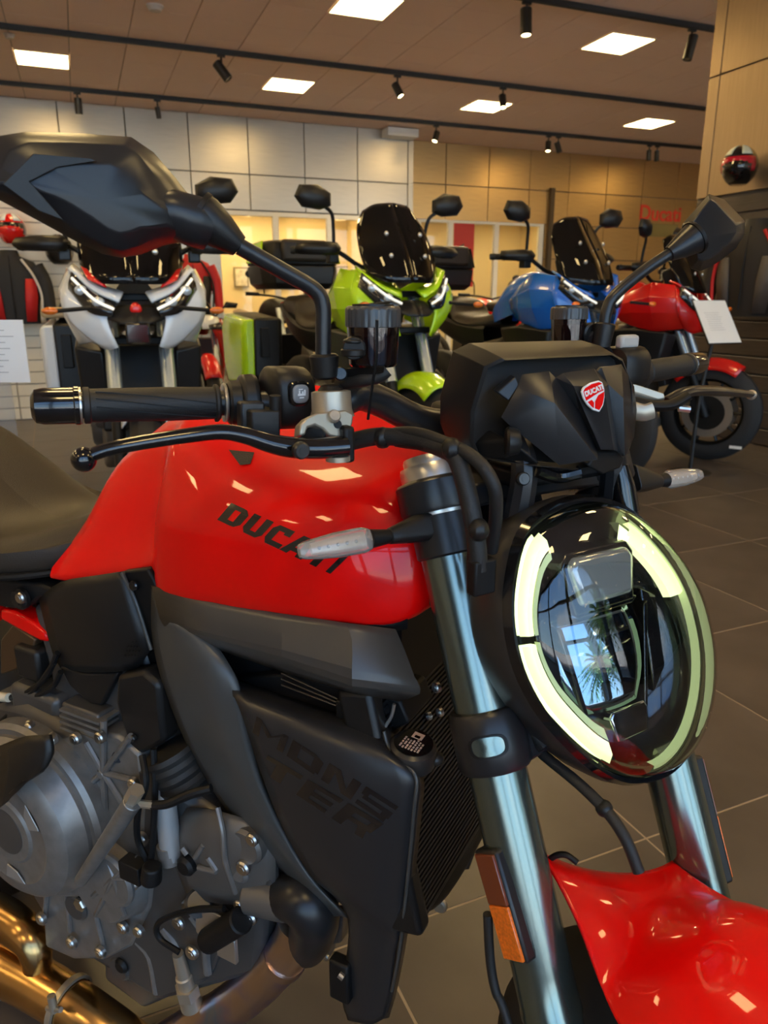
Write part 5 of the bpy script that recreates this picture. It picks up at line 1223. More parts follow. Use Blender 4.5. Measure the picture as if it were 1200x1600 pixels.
# bold slanted letters from strokes; unit box per letter
def bar(x0, y0, x1, y1, w): 
    d = Vector((x1-x0, y1-y0)); n = Vector((-d.y, d.x)).normalized()*w/2
    return [(x0+n.x, y0+n.y), (x1+n.x, y1+n.y), (x1-n.x, y1-n.y), (x0-n.x, y0-n.y)]
def rct(x0, y0, x1, y1): return [(x0, y0), (x1, y0), (x1, y1), (x0, y1)]
LET = {
 'D': [rct(0, 0, .36, 1), [(.36, 0), (.62, 0), (.80, .22), (.36, .22)], [(.36, .78), (.80, .78), (.62, 1), (.36, 1)], [(.62, 0.0), (.80, 0.02), (1, .22), (.64, .22)], rct(.64, .22, 1, .78), [(.64, .78), (1, .78), (.80, .98), (.62, 1)]],
 'U': [rct(0, .22, .36, 1), rct(.64, .22, 1, 1), [(.2, 0), (.8, 0), (1, .22), (0, .22)]],
 'C': [[(.2, 0), (1, 0), (1, .24), (0, .24)], rct(0, .24, .36, .76), [(0, .76), (1, .76), (1, 1), (.2, 1)], rct(.66, .66, 1, .76)],
 'A': [[(-.12, 0), (.24, 0), (.58, 1), (.30, 1)], [(.66, 0), (1.0, 0), (.86, 1), (.56, 1)], rct(.2, .18, .7, .38)],
 'T': [rct(-.05, .76, 1.05, 1), rct(.3, 0, .68, .76)],
 'I': [rct(.1, 0, .55, 1)],
}
def word(letters, widths, gap, slant=.0):
    out = []; x = 0; tot = sum(widths) + gap*(len(widths)-1)
    for ch, w_ in zip(letters, widths):
        for q in LET[ch]: out.append([((x + w_*a + slant*b)/tot, b) for a, b in q])
        x += w_ + gap
    return out
logo = mat('logo_black', (.012, .009, .007), .2, coat=.6)
# photo corners: lower left of D, lower right of I, upper right, upper left
decal(word('DUCATI', [1, .95, .9, 1, .9, .55], .14), [(340, 812), (524, 900), (553, 872), (362, 786)], tank_bvh, logo, 'tank_lettering', BK)
# small vent mesh on the tank by the lever
ventm = mat('vent_mesh', (.02, .015, .015), .5, bump=.8, bscale=900)
decal([rct(0, 0, 1, 1)], [(376, 728), (392, 726), (398, 708), (358, 704)], tank_bvh, ventm, 'tank_vent', BK, .0012)

# ---- seat
ST = [(.500, .075, .815, .890), (.555, .104, .800, .864), (.63, .145, .790, .838), (.70, .155, .788, .828), (.76, .15, .790, .842), (.85, .135, .81, .895), (.95, .12, .84, .945), (1.08, .10, .88, .965), (1.22, .07, .92, .97)]
G = []
for y, w_, z0, z1 in ST: G.append([BD.w(x, y, z) for x, z in ((-w_*.80, z0-.012), (-w_*.98, z0+.004), (-w_, z0+.030), (-w_*.93, z1-.030), (-w_*.72, z1-.006), (-w_*.3, z1), (0, z1-.002))])
sb = MB().grid(refine(G, 4, 3)); sb.mirror_x(BD); sb.build('seat', seatm, BK, smooth=60)
MB().tube([BD.w(-w_*.985, y, z0-.004) for y, w_, z0, z1 in ST[:5]], .005, 8).build('seat_edge', blackd, BK)
MB().grid(refine([[BD.w(x, y, z) for x, z in ((-w_*.85, z0-.01), (-w_*.6, z0-.07), (0, z0-.08))] for y, w_, z0, z1 in ST[2:]], 3, 3)).mirror_x(BD).build('tail_underside', blackp, BK)
# red subframe piece and bracket with bolt at the far left
rp_ = [(0, 952), (20, 955), (55, 975), (72, 992), (74, 1004), (62, 1002), (30, 985), (0, 968)]
MB().prism([bx(a, b, -.120) for a, b in rp_], BD.d(.03, 0, 0)).build('rear_frame', red, BK, bevel=.004)
MB().tube([bx(0, 960, -.105), BD.w(-.105, .95, .80), BD.w(-.09, 1.2, .90)], .013, 10, 3).build('rear_frame_tube', red, BK)
MB().prism([bx(a, b, -.124) for a, b in ((-20, 905), (60, 912), (88, 925), (60, 935), (45, 948), (20, 952), (-20, 945))], BD.d(.03, 0, 0)).build('frame_bracket', blackd, BK, bevel=.004)
bolt(bx(36, 934, -.126), -BX, .0155, blackp, h=.006); bolt(bx(35, 933, -.133), -BX, .0085, steelb)
MB().prism([bx(a, b, -.118) for a, b in ((0, 1000), (20, 975), (55, 1000), (45, 1040), (0, 1055))], BD.d(.02, 0, 0)).build('rear_guard', mat('bronze_guard', (.10, .055, .025), .4, metal=.5), BK, bevel=.003)

# ---- black side covers under the tank
def panel(pts, x, m, nm, th=.012, bev=.003, xs=None, parent=None):
    P = [bx(a, b, (xs[i] if xs else x)) for i, (a, b) in enumerate(pts)]
    return MB().prism(P, BX*th).build(nm, m, parent if parent is not None else BK, bevel=bev)
def gpanel(rows, m, nm, ku=3, kv=3, solid=.006, smooth=40, parent=None, keep=False):
    G = [[bx(a, b, x) for a, b, x in r] for r in rows]
    mb = MB().grid(refine(G, ku, kv)); o = mb.build(nm, m, parent if parent is not None else BK, solid=solid, smooth=smooth)
    mb2 = MB(); mb2.v = list(mb.v); mb2.f = list(mb.f); return (o, mb2)
gpanel([[(60, 935, -.120), (95, 909, -.134), (150, 899, -.140), (192, 893, -.138)],
        [(68, 968, -.128), (110, 950, -.143), (165, 945, -.148), (208, 935, -.140)],
        [(82, 1020, -.128), (120, 1005, -.143), (170, 1000, -.150), (232, 1010, -.140)],
        [(95, 1045, -.120), (130, 1050, -.134), (180, 1050, -.140), (216, 1045, -.130)]], blackp, 'side_cover', solid=.01)
panel([(92, 1042), (130, 1052), (184, 1052), (172, 1075), (158, 1103), (140, 1100), (108, 1072)], -.128, blackp, 'side_cover_lower')
panel([(190, 893), (230, 888), (248, 920), (252, 1000), (238, 1018), (212, 940)], -.136, blackd, 'frame_cover')
MB().tube([bx(190, 895, -.1395), bx(212, 940, -.144), bx(236, 1015, -.142)], .0022, 8).build('cover_edge', greyp, BK)
bolt(bx(212, 914, -.139), -BX, .0065, blackg)
hx = MB()
for i in range(5):
    for j in range(4):
        if i + j < 6 and i >= j-2: hx.lathe(bx(196 + 5*i + 2*j, 1024 - 7*j, -.1475), -BX, [(0, .0016), (.0008, .0016)], 6)
hx.build('vent_holes', blackd, BK)
panel([(182, 1056), (222, 1048), (247, 1070), (248, 1080), (256, 1160), (240, 1170), (196, 1190), (180, 1190), (178, 1170), (195, 1150), (180, 1098)], -.146, blackp, 'lower_cover', th=.03, bev=.006)
MB().cyl(bx(185, 1182, -.149), bx(185, 1182, -.140), .008, .009, 16).build('cover_boss', blackd, BK)
bolt(bx(210, 1152, -.148), -BX, .0045, screwd)

# ---- upper flank under the tank (graphite)
gpanel([[(236, 915, -.150), (330, 940, -.162), (430, 957, -.166), (540, 973, -.163), (618, 983, -.148)],
        [(243, 940, -.155), (330, 962, -.168), (440, 985, -.174), (550, 1000, -.172), (632, 1015, -.150)],
        [(250, 968, -.156), (330, 990, -.170), (440, 1015, -.182), (550, 1045, -.184), (648, 1058, -.156)],
        [(262, 985, -.150), (335, 1003, -.163), (440, 1035, -.176), (550, 1072, -.182), (656, 1084, -.160)],
        [(275, 995, -.135), (340, 1015, -.150), (440, 1050, -.160), (550, 1083, -.166), (622, 1096, -.150)]], mat('flank_satin', (.058, .052, .046), .32), 'upper_flank', 2, 1, smooth=12)
# long diagonal frame cover
gpanel([[(236, 920, -.140), (262, 960, -.158), (300, 985, -.160), (336, 1002, -.150)],
        [(238, 1000, -.140), (280, 1035, -.160), (325, 1045, -.168), (368, 1058, -.158)],
        [(258, 1080, -.138), (300, 1100, -.158), (340, 1115, -.168), (385, 1130, -.160)],
        [(300, 1180, -.138), (335, 1190, -.156), (370, 1200, -.165), (405, 1215, -.160)],
        [(360, 1275, -.136), (385, 1278, -.152), (412, 1283, -.160), (440, 1295, -.155)],
        [(430, 1350, -.134), (445, 1350, -.146), (462, 1355, -.152), (486, 1372, -.148)],
        [(520, 1432, -.130), (527, 1432, -.138), (534, 1432, -.142), (545, 1436, -.140)]], greyp, 'frame_flank', 4, 3, smooth=60)
# main radiator shroud carrying the model name
shr, shm = gpanel([
        [(367, 1062, -.132), (441, 1086, -.134), (521, 1111, -.135), (600, 1136, -.134)],
        [(363, 1080, -.164), (440, 1108, -.170), (520, 1138, -.171), (602, 1166, -.162)],
        [(378, 1118, -.178), (455, 1150, -.184), (540, 1185, -.184), (646, 1214, -.170)],
        [(405, 1200, -.180), (480, 1230, -.187), (560, 1260, -.186), (643, 1275, -.172)],
        [(440, 1290, -.175), (510, 1320, -.181), (580, 1345, -.178), (634, 1370, -.163)],
        [(485, 1368, -.166), (545, 1400, -.172), (590, 1425, -.168), (625, 1460, -.152)],
        [(543, 1432, -.156), (566, 1448, -.160), (595, 1465, -.157), (620, 1492, -.144)],
        [(534, 1552, -.142), (556, 1560, -.148), (585, 1562, -.146), (611, 1548, -.138)],
        [(543, 1594, -.136), (560, 1598, -.140), (582, 1600, -.139), (599, 1592, -.133)]], mat('shroud_black', (.020, .020, .022), .33), 'radiator_shroud', 4, 4, smooth=60)
shr_bvh = BVHTree.FromPolygons([Vector(v) for v in shm.v], shm.f)
ink2 = mat('shroud_lettering', (.006, .006, .008), .08, coat=1.0)
M_ = [[(0, 0), (.20, 0), (.20, .8), (0, 1)], [(0, 1), (.14, 1), (.56, .45), (.46, .25)], [(.46, .25), (.56, .45), (.86, 1), (1, 1)], [(.80, 0), (1, 0), (1, 1), (.80, .8)]]
O_ = [rct(0, 0, .28, 1), rct(.28, 0, .9, .26), [(.30, .80), (.84, .80), (.72, 1), (.30, 1)], [(.72, .26), (1, 0.1), (1, .8), (.72, 1)]]
N_ = [rct(0, 0, .26, 1), [(.12, 1), (.36, 1), (.90, 0), (.66, 0)], rct(.74, 0, 1, 1)]
S_ = [rct(0, .78, 1, 1), rct(0, .58, .2, .78), rct(.08, .40, 1, .60), rct(.74, .22, 1, .40), rct(0, 0, .94, .22)]
T_ = [rct(0, .76, 1, 1), rct(.30, 0, .62, .76)]
E_ = [rct(0, 0, .3, 1), rct(.3, .78, 1, 1), rct(.3, .39, .9, .60), rct(.3, 0, .9, .2)]
R_ = [rct(0, 0, .3, 1), rct(.3, .78, 1, 1), rct(.78, .46, 1, .78), rct(.3, .36, 1, .56), [(.62, .36), (.88, .36), (1, 0), (.74, 0)]]
def put(letters, corners, nm):
    n = len(letters); quads = []
    for i, L_ in enumerate(letters):
        for q in L_: quads.append([((i + .06 + a*.88)/n, b) for a, b in q])
    decal(quads, corners, shr_bvh, ink2, nm, BK, .0006, 3)
put([M_, O_, N_, S_], [(392, 1142), (605, 1288), (626, 1262), (398, 1117)], 'shroud_lettering')
put([T_, E_, R_], [(405, 1202), (570, 1312), (604, 1289), (415, 1177)], 'shroud_lettering')
# shroud front return, cut edge, inner duct
MB().grid(refine([[bx(600, 1142, -.150), bx(612, 1175, -.160), bx(648, 1214, -.168), bx(646, 1275, -.170), bx(628, 1460, -.152), bx(612, 1548, -.138), bx(600, 1592, -.133)],
                  [bx(622, 1130, -.110), bx(640, 1175, -.120), bx(662, 1214, -.150), bx(658, 1280, -.152), bx(640, 1440, -.138), bx(622, 1540, -.126), bx(608, 1590, -.124)]], 2, 4)).build('shroud_return', blacks, BK, solid=.004, smooth=50)
MB().tube([bx(600, 1143, -.152), bx(606, 1165, -.156), bx(620, 1190, -.163), bx(649, 1212, -.169), bx(646, 1275, -.171), bx(627, 1462, -.153), bx(612, 1548, -.139)], .0018, 8).build('shroud_edge', greyp, BK)
panel([(370, 1060), (480, 1050), (625, 1095), (640, 1130), (600, 1150), (500, 1125)], -.125, blackd, 'inner_duct', th=.06)
for k in range(3): MB().tube([bx(440, 1052 + 9*k, -.132), bx(490, 1075 + 7*k, -.134), bx(540, 1098 + 5*k, -.134)], .0012, 6).build('duct_wire', screwd, BK)
MB().box(bx(550, 1105, -.135), (.022, .028, .022), BX, BY).build('relay', blackp, BK, bevel=.003)
MB().tube([bx(560, 1135, -.135), bx(580, 1110, -.132), bx(600, 1100, -.13)], .009, 12).build('air_hose', blacks, BK)
MB().tube([bx(616, 1100, -.140), bx(612, 1118, -.140), bx(602, 1135, -.142)], .0018, 8).build('stay_wire', silver, BK)
# left hand shroud and flank, mirrored so that the bike is whole
mm = MB(); mm.v = list(shm.v); mm.f = list(shm.f); n0 = len(mm.v); mm.mirror_x(BD); mm.v = mm.v[n0:]; mm.f = [[i-n0 for i in f] for f in mm.f if min(f) >= n0]
mm.build('radiator_shroud', MATS['shroud_black'], BK, solid=.006, smooth=60)
MB().grid(refine([[BD.w(.150, .35, .82), BD.w(.166, .2, .835), BD.w(.148, .035, .845)], [BD.w(.170, .33, .76), BD.w(.182, .2, .77), BD.w(.158, .02, .79)]], 3, 3)).build('upper_flank', blacks, BK, solid=.006)

# ---- radiator and its cap
rad = MB().box(BD.w(0, .055, .635), (.30, .028, .27), BX, BD.d(0, .97, -.22)).build('radiator', blackd, BK, bevel=.004)
finm = mat('radiator_fin', (.022, .022, .024), .4, metal=.4)
ey_ = BD.d(0, .97, -.22); ez_ = BX.cross(ey_)
f0 = None
for k in range(46):
    c = BD.w(0, .055, .635) + ez_*(-.125 + .25*k/45) - ey_*.0155
    MB().box(c, (.27, .004, .0028), BX, ey_).build('fin', finm, rad)
for s in (-1, 1): MB().box(BD.w(s*.146, .055, .635), (.024, .04, .275), BX, ey_).build('radiator_tank', blackp, rad, bevel=.006)
MB().tube([BD.w(-.12, .04, .50), BD.w(-.06, .03, .485), BD.w(.06, .03, .485), BD.w(.12, .04, .50)], .016, 12).build('lower_hose', blackd, BK)
bolt(bx(688, 1412, -.03), -BX, .010, champ)
rc = bx(645, 1172, -.142); un = (UP*.97 - BX*.08 - BY*.12).normalized()
cp = MB().lathe(rc - un*.016, un, [(0, .018), (.003, .0235), (.016, .0245), (.022, .0230), (.025, .019)], 30).build('radiator_cap', mat('cap_black', (.03, .026, .024), .35), BK)
MB().lathe(rc + un*.0085, un, [(0, .0195), (.0012, .0195)], 30).build('cap_face', blackg, cp)
a1 = BX.cross(un).normalized(); a2 = un.cross(a1)
capink = mat('cap_print', (.62, .40, .33), .6)
if a2.dot(FR.d(1, 0, 0)) < 0: a1, a2 = -a1, -a2
tb_ = MB()
for k in range(7):
    x = -.011
    while x < .004:
        w_ = random.uniform(.0015, .0035); tb_.box(rc + un*.0099 + a2*x + a1*(-.0095 + .0032*k), (w_, .0018, .0003), a2, a1); x += w_ + .0012
o = tb_.build('cap_print', capink, cp); o['kind'] = 'stuff'
MB().box(rc + un*.0099 + a2*.0105, (.009, .011, .0004), a2, a1).build('cap_symbol', capink, cp); MB().box(rc + un*.0102 + a2*.0085, (.0035, .0055, .0004), a2, a1).build('cap_symbol', blackg, cp)
for an in (20, 90, 160, 250): 
    q = rc - un*.006 + (a1*math.cos(R(an)) + a2*math.sin(R(an)))*.024; MB().ball(q, .008, (1, 1, .9), 12, 8).build('cap_lug', MATS['cap_black'], cp)
MB().lathe(rc - un*.030, un, [(0, .014), (.016, .016)], 20).build('filler_neck', blackd, BK)

# ---- engine
eng = MB()
def bw(x, y, z): return BD.w(x, y, z)
MB().loft([[bw(s_*.9, y, z) for s_, y, z in ((-.14, .25, .30), (.14, .25, .30), (.14, .22, .50), (-.14, .22, .50))], [bw(x, y, z) for x, y, z in ((-.145, .42, .18), (.145, .42, .18), (.15, .40, .58), (-.15, .40, .58))], [bw(x, y, z) for x, y, z in ((-.15, .62, .20), (.15, .62, .20), (.15, .62, .60), (-.15, .62, .60))], [bw(x, y, z) for x, y, z in ((-.12, .78, .30), (.12, .78, .30), (.12, .76, .56), (-.12, .76, .56))]]).build('crankcase', castd, BK, bevel=.012)
# cylinder banks of the V twin
MB().loft([[bw(s*.11, .26, .40) if False else bw(x, y, z) for x, y, z in ((-.12, .30, .36), (.12, .30, .36), (.12, .26, .56), (-.12, .26, .56))] for s in (1,)] + [[bw(x, y, z) for x, y, z in ((-.115, .12, .46), (.115, .12, .46), (.115, .10, .64), (-.115, .10, .64))]]).build('front_cylinder', cast, BK, bevel=.01)
MB().loft([[bw(x, y, z) for x, y, z in ((-.12, .36, .55), (.12, .36, .55), (.12, .58, .55), (-.12, .58, .55))], [bw(x, y, z) for x, y, z in ((-.115, .42, .74), (.115, .42, .74), (.115, .62, .74), (-.115, .62, .74))]]).build('rear_cylinder', castd, BK, bevel=.01)
def disc(a, b, x0, x1, r, m, nm, n=40, bev=.004, parent=None, r1=None):
    c = bx(a, b, x0); return MB().lathe(c, -BX, [(0, r), (x0-x1-bev, r1 or r), (x0-x1, (r1 or r)-bev)], n).build(nm, m, parent if parent is not None else BK)
# big clutch cover
cc0 = BD.on(18, 1292, -.205, 0)
clutch = MB().lathe(BD.w(-.145, cc0.y, cc0.z), -BX, [(0, .122), (.035, .120), (.045, .113), (.058, .108), (.066, .098), (.069, .080), (.066, .074), (.066, .050), (.069, .046), (.070, .02), (.070, .001)], 72, caps=False).build('clutch_cover', cast, BK, smooth=30)
MB().lathe(BD.w(-.15, cc0.y, cc0.z), -BX, [(0, .134), (.018, .134), (.024, .128), (.024, .118)], 72, caps=False).build('clutch_rim', cast, BK)
for k in range(3):   # triangular recesses
    an = R(35 + 120*k)
    def cp_(r, a, dx=0): return BD.w(-.2135 - dx, cc0.y - r*math.cos(a), cc0.z + r*math.sin(a))
    MB().prism([cp_(.056, an-.22), cp_(.078, an-.25), cp_(.080, an+.25), cp_(.062, an+.12)], BX*-.002).build('cover_recess', mat('recess_light', (.38, .37, .36), .4, metal=.6), clutch, bevel=.001)
MB().lathe(BD.w(-.214, cc0.y, cc0.z), -BX, [(0, .034), (.0015, .034), (.002, .030)], 40).build('cover_boss', castd, clutch)
# black shield over the top of the cover
gpanel([[(0, 1165, -.205), (40, 1150, -.212), (75, 1150, -.212)], [(0, 1205, -.222), (45, 1190, -.226), (80, 1180, -.215)], [(0, 1240, -.226), (25, 1235, -.228), (60, 1205, -.226)], [(0, 1262, -.224), (12, 1252, -.226), (30, 1232, -.226)]], blackp, 'clutch_shield', smooth=50)
# inner case with radiating ribs and bolts
ic = BD.on(165, 1210, -.150, 0)
case = MB().prism([bx(a, b, -.150) for a, b in ((95, 1150), (130, 1140), (185, 1150), (218, 1180), (228, 1260), (225, 1330), (240, 1370), (235, 1420), (205, 1480), (165, 1500), (115, 1500), (70, 1480), (65, 1400), (100, 1300))], BX*.05).build('engine_case', cast, BK, bevel=.005)
def rib(P, x, w=.0045, m=None): return MB().tube([bx(a, b, x) for a, b in P], w, 8, 1).build('rib', m or cast, case)
for q in ((162, 1125), (135, 1160), (205, 1150), (212, 1220), (192, 1255), (166, 1300), (140, 1225)): rib([(162, 1207), q], -.152)
disc(162, 1207, -.150, -.157, .009, cast, 'rib_boss')
# second round cover with cross ribs
sc = disc(180, 1370, -.150, -.180, .060, cast, 'water_pump_cover', r1=.050)
disc(176, 1372, -.178, -.186, .040, cast, 'pump_cover_face', parent=sc)
for q in ((145, 1400), (155, 1310), (215, 1340), (222, 1375), (195, 1430), (150, 1430)): MB().tube([bx(178, 1372, -.186), bx(*q, -.178)], .0035, 8, 1).build('rib', cast, sc)
for P in (((75, 1380), (70, 1430)), ((102, 1365), (110, 1455)), ((133, 1380), (155, 1415)), ((148, 1420), (162, 1480)), ((118, 1345), (135, 1300))): rib(P, -.152, .004)
disc(122, 1414, -.148, -.156, .022, castd, 'oil_level_boss'); disc(126, 1412, -.155, -.160, .011, steelb, 'oil_level_plug', n=6, bev=.002)
for a, b in ((115, 1470), (160, 1485), (195, 1446), (68, 1433), (220, 1452), (212, 1222), (225, 1308), (212, 1378), (122, 1152), (160, 1150), (85, 1153), (50, 1135)): bolt(bx(a, b, -.158), -BX, .0085 if b > 1300 else .008, steelb, h=.006)
for a, b in ((115, 1470), (160, 1485), (195, 1446), (68, 1433), (225, 1308)): disc(a, b, -.148, -.157, .0105, cast, 'bolt_boss', n=18)
# diagonal coolant rod and its fitting
MB().cyl(bx(126, 1376, -.200), bx(208, 1252, -.200), .0085, .0115, 20, bev=.001).build('coolant_rod', cast, BK)
MB().cyl(bx(205, 1250, -.200), bx(214, 1234, -.200), .0095, .0095, 6).cyl(bx(212, 1255, -.195), bx(240, 1258, -.19), .005, n=10).build('brass_fitting', champ, BK)
MB().tube([bx(238, 1258, -.19), bx(262, 1256, -.185), bx(300, 1240, -.175), bx(330, 1232, -.165)], .0055, 10).build('breather_hose', blackd, BK)
MB().tube([bx(222, 1180, -.175), bx(228, 1225, -.188), bx(216, 1265, -.185), bx(215, 1310, -.180), bx(230, 1345, -.178)], .004, 8).build('sensor_cable', blackd, BK)
MB().tube([bx(240, 1170, -.165), bx(242, 1250, -.175), bx(236, 1345, -.178)], .004, 8).build('sensor_cable', blackd, BK)
# upright silver pipe
MB().cyl(bx(252, 1190, -.155), bx(268, 1342, -.160), .0125, .0135, 22, bev=.001).build('coolant_pipe', mat('pipe_grey', (.42, .44, .45), .4, metal=.5), BK)
MB().cyl(bx(262, 1318, -.160), bx(268, 1346, -.160), .0145, .0145, 22, bev=.001).build('pipe_collar', cast, BK)
# ribbed rubber hose above
MB().lathe(bx(265, 1170, -.140), bx(290, 1215, -.135)-bx(265, 1170, -.140), [(.006*k, .034 + (.002 if k % 2 else 0)) for k in range(9)], 28).build('ribbed_hose', rubber, BK)
# sensor plug and bracket
MB().cyl(bx(238, 1352, -.188), bx(236, 1378, -.190), .012, .013, 18, bev=.002).box(bx(210, 1358, -.185), (.02, .034, .026), BX, BY).build('sensor_plug', blackd, BK, bevel=.003)
# cylinder / head casting, right of the pipe
gpanel([[(275, 1265, -.130), (310, 1262, -.150), (370, 1275, -.150), (420, 1290, -.130)], [(272, 1300, -.150), (315, 1305, -.165), (375, 1310, -.160), (430, 1330, -.140)], [(270, 1340, -.150), (320, 1350, -.165), (370, 1360, -.160), (430, 1380, -.140)], [(290, 1395, -.140), (330, 1410, -.150), (380, 1415, -.150), (430, 1420, -.130)]], mat('head_cast', (.14, .13, .12), .45, metal=.5), 'cylinder_head', smooth=40)
MB().tube([bx(340, 1262, -.158), bx(348, 1300, -.166), bx(352, 1345, -.166), bx(368, 1395, -.155)], .0035, 8).build('head_rib', cast, BK)
disc(396, 1310, -.140, -.160, .024, MATS['head_cast'], 'plug_boss'); bolt(bx(396, 1310, -.160), -BX, .008, steelb)
disc(382, 1354, -.145, -.160, .014, cast, 'bolt_boss', n=18); bolt(bx(382, 1354, -.160), -BX, .0095, steelb); bolt(bx(393, 1432, -.150), -BX, .0095, steelb); bolt(bx(375, 1412, -.150), -BX, .007, steelb)
disc(296, 1348, -.160, -.172, .013, blackd, 'rubber_plug', n=20)
for a, b, c_, d_ in ((305, 1340, 318, 1320), (285, 1325, 292, 1335), (310, 1355, 338, 1362), (325, 1340, 338, 1360)): MB().tube([bx(a, b, -.166), bx(c_, d_, -.166)], .0035, 8, 1).build('cast_star', cast, BK)
MB().cyl(bx(422, 1330, -.135), bx(424, 1375, -.135), .0085, .0095, 14).build('injector', castd, BK); MB().cyl(bx(415, 1310, -.135), bx(422, 1330, -.135), .009, .006, 10).build('injector_clip', steelb, BK)
MB().cyl(bx(390, 1395, -.140), bx(452, 1408, -.135), .024, .024, 24, bev=.003).build('coolant_stub', MATS['head_cast'], BK)
# sump with fins and lower case
MB().loft([[bx(a, b, -.140) for a, b in ((165, 1495), (210, 1465), (320, 1390), (370, 1430), (330, 1530), (225, 1575), (165, 1530))], [bx(a, b, -.06) for a, b in ((165, 1480), (210, 1450), (320, 1390), (370, 1420), (330, 1510), (225, 1560), (165, 1510))]]).build('sump', castd, BK, bevel=.006)
for P in (((215, 1470), (235, 1495), (245, 1550)), ((255, 1450), (275, 1480), (290, 1530)), ((300, 1430), (318, 1460), (325, 1520))): MB().tube([bx(a, b, -.142) for a, b in P], .006, 8, 3).build('sump_rib', cast, BK)
disc(192, 1508, -.140, -.150, .020, castd, 'drain_boss'); disc(191, 1508, -.149, -.155, .012, blackd, 'drain_plug', n=24)
# starter relay cluster: black plug, bracket, wires
MB().cyl(bx(325, 1470, -.165), bx(378, 1437, -.165), .016, .016, 20, bev=.002).build('connector_plug', blackd, BK)
panel([(305, 1428), (330, 1425), (350, 1435), (325, 1455), (318, 1475), (306, 1455)], -.160, silver, 'plug_bracket', th=.003, bev=.001)
MB().box(bx(355, 1480, -.160), (.006, .03, .036), BX, BY).build('bracket_leg', silver, BK, bevel=.001)
MB().lathe(bx(310, 1412, -.150), bx(313, 1402, -.165)-bx(310, 1412, -.150), [(0, .017), (.006, .018), (.010, .014)], 24).build('hose_clamp', castd, BK)
for a, b in ((281, 1440), (302, 1486), (296, 1415)): bolt(bx(a, b, -.150), -BX, .010, steelb)
MB().tube([bx(350, 1420, -.165), bx(300, 1422, -.170), bx(250, 1440, -.168), bx(248, 1465, -.168), bx(280, 1488, -.165)], .004, 8).build('probe_wire', blackd, BK)
# lambda probe standing on the header
s0, s1 = bx(278, 1490, -.150), bx(300, 1572, -.140); dd = (s1-s0).normalized(); L = (s1-s0).length
MB().lathe(s0, dd, [(0, .0075), (L*.40, .0095), (L*.42, .0115), (L*.62, .0115)], 20).build('lambda_probe', champ, BK)
MB().lathe(s0 + dd*L*.60, dd, [(0, .0165), (.018, .0165)], 6).lathe(s0 + dd*(L*.60+.018), dd, [(0, .014), (.02, .015)], 20).build('probe_nut', champ, BK)
# ---- exhaust
def heat():
    m = bpy.data.materials.new('heated_steel'); m.use_nodes = True; n, l = m.node_tree.nodes, m.node_tree.links; b = n['Principled BSDF']
    b.inputs['Metallic'].default_value = 1; b.inputs['Roughness'].default_value = .28
    t = n.new('ShaderNodeTexCoord'); z = n.new('ShaderNodeTexNoise'); z.inputs['Scale'].default_value = 9; z.inputs['Detail'].default_value = 3; l.new(t.outputs['Object'], z.inputs['Vector'])
    r_ = n.new('ShaderNodeValToRGB'); l.new(z.outputs[0], r_.inputs[0]); e = r_.color_ramp.elements
    e[0].position = .32; e[0].color = (.70, .52, .36, 1); e[1].position = .72; e[1].color = (.66, .62, .60, 1)
    for p_, c in ((.44, (.66, .52, .46, 1)), (.50, (.52, .42, .56, 1)), (.56, (.34, .46, .72, 1)), (.62, (.60, .54, .54, 1))): q = e.new(p_); q.color = c
    l.new(r_.outputs[0], b.inputs['Base Color']); return m
hm = heat(); goldm = mat('gold_steel', (.55, .33, .13), .24, metal=1.0, noise=.15, nscale=12)
MB().tube([bx(470, 1438, -.10), bx(462, 1465, -.10), bx(440, 1498, -.105), bx(400, 1540, -.112), bx(350, 1578, -.122), bx(290, 1612, -.13), bx(220, 1650, -.14)], .029, 28).build('header_pipe', hm, BK)
MB().tube([bx(446, 1492, -.1045), bx(440, 1500, -.1055)], .0305, 28, 1).build('header_weld', hm, BK)
MB().tube([bx(-60, 1455, -.16), bx(0, 1505, -.16), bx(70, 1545, -.158), bx(140, 1590, -.155), bx(220, 1650, -.14), bx(300, 1720, -.12)], [.040, .040, .038, .037, .036, .034], 28).build('rear_header', goldm, BK)
MB().tube([bx(-30, 1420, -.135), bx(10, 1440, -.140), bx(50, 1470, -.150), bx(60, 1520, -.155)], [.035, .034, .028, .02], 18).build('collector', goldm, BK)
for a, b in ((108, 1568), (20, 1517)):
    p_ = bx(a, b, -.157); d_ = (bx(140, 1590, -.155) - bx(70, 1545, -.158)).normalized()
    MB().lathe(p_ - d_*.006, d_, [(0, .0385), (.001, .0425), (.011, .0425), (.012, .0385)], 36, caps=False).build('exhaust_clamp', champ if a > 50 else silver, BK)
MB().cyl(bx(85, 1580, -.196), bx(80, 1556, -.196), .006, n=12).cyl(bx(74, 1575, -.196), bx(95, 1578, -.196), .004, n=10).build('clamp_screw', champ, BK)
# big black elbow beside the head
MB().tube([bx(440, 1400, -.130), bx(470, 1405, -.135), bx(490, 1425, -.130), bx(488, 1455, -.115), bx(480, 1475, -.09)], [.026, .030, .031, .029, .027], 24).build('coolant_elbow', blacks, BK)
MB().prism([bx(a, b, -.09) for a, b in ((495, 1430), (535, 1430), (532, 1475), (515, 1478), (512, 1500), (500, 1500), (497, 1478))], BX*.02).build('mount_lug', cast, BK, bevel=.003); bolt(bx(511, 1493, -.09), -BX, .0045, steelb)
# horn / bracket on the back edge of the shroud
MB().box(bx(534, 1528, -.150), (.016, .026, .055), BX, BY).build('shroud_clip', blackd, BK, bevel=.003); MB().cyl(bx(530, 1522, -.16), bx(537, 1528, -.16), .004, n=10).build('clip_pin', steelb, BK)
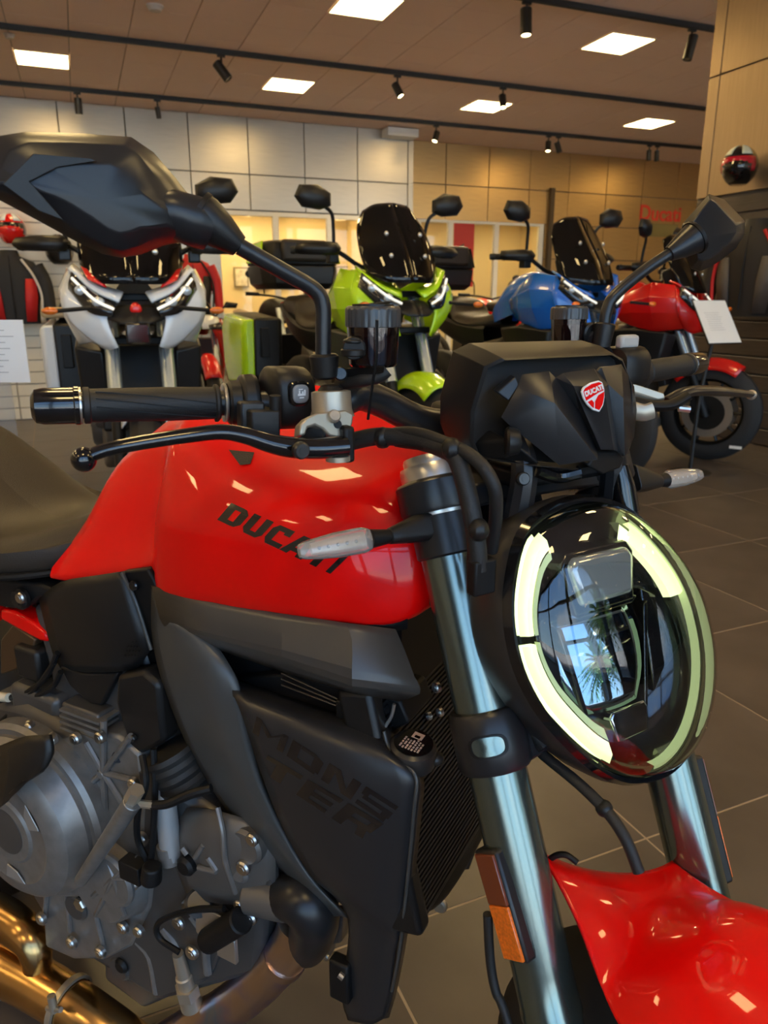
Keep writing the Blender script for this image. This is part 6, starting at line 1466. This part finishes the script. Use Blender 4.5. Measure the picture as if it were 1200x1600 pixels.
# ---- behind the side covers: throttle bodies, loom, shock
MB().box(bx(90, 1095, -.10), (.08, .10, .07), BX, BY).build('throttle_body', castd, BK, bevel=.01)
MB().box(bx(150, 1120, -.12), (.05, .07, .05), BX, BY).build('cylinder_fins', castd, BK, bevel=.004)
for k in range(4): MB().box(bx(150, 1105 + 9*k, -.124), (.056, .074, .004), BX, BY).build('fin', cast, BK)
MB().cyl(bx(112, 1098, -.135), bx(116, 1150, -.135), .008, .008, 14).build('pipe_stub', MATS['pipe_grey'], BK)
MB().box(bx(60, 1030, -.11), (.04, .05, .05), BX, BY).build('regulator', blackp, BK, bevel=.006)
for P in (((0, 1095), (35, 1085), (70, 1060), (90, 1020)), ((0, 1130), (30, 1100), (60, 1070), (85, 1035)), ((0, 1085), (40, 1092), (80, 1075), (95, 1050)), ((5, 1165), (20, 1120), (40, 1095), (60, 1090))): MB().tube([bx(a, b, -.135) for a, b in P], .004, 8).build('loom_wire', blackd, BK)
MB().cyl(bx(-5, 1088, -.138), bx(14, 1090, -.138), .0065, n=12).build('wire_sleeve', mat('sleeve_cream', (.62, .56, .42), .5), BK)
for a, b, r in ((50, 1133, .016), (15, 1160, .016), (85, 1150, .012)): disc(a, b, -.135, -.155, r, cast, 'bolt_boss', n=20); bolt(bx(a, b, -.155), -BX, r*.55, steelb)
MB().loft([[bx(a, b, x) for a, b in ((72, 1172), (104, 1168), (108, 1186), (82, 1192))] for x in (-.150, -.153)]).build('sticker', mat('sticker_blue', (.03, .05, .22), .4), BK)
MB().prism([bx(94, 1177, -.1535)+BD.d(0, .008*math.cos(2*math.pi*k/14), .006*math.sin(2*math.pi*k/14)) for k in range(14)], BX*-.0006).build('sticker_mark', mat('sticker_orange', (.75, .35, .05), .4), BK)
MB().tube([bw(0, .62, .62), bw(0, .80, .78)], .032, 16, 1).build('rear_shock', blackd, BK)
MB().loft([[bw(x, .70, z) for x, z in ((-.10, .36), (.10, .36), (.10, .48), (-.10, .48))], [bw(x, 1.10, z) for x, z in ((-.125, .28), (.125, .28), (.125, .35), (-.125, .35))]]).build('swingarm', blacks, BK, bevel=.01)
# filler behind the panels so that the frame is not hollow
MB().loft([[bw(x, y, z) for x, z in ((-.11, z0), (.11, z0), (.11, z1), (-.11, z1))] for y, z0, z1 in ((.06, .50, .85), (.20, .62, .86), (.36, .66, .86), (.55, .72, .80))]).build('airbox', blackd, BK, bevel=.01)
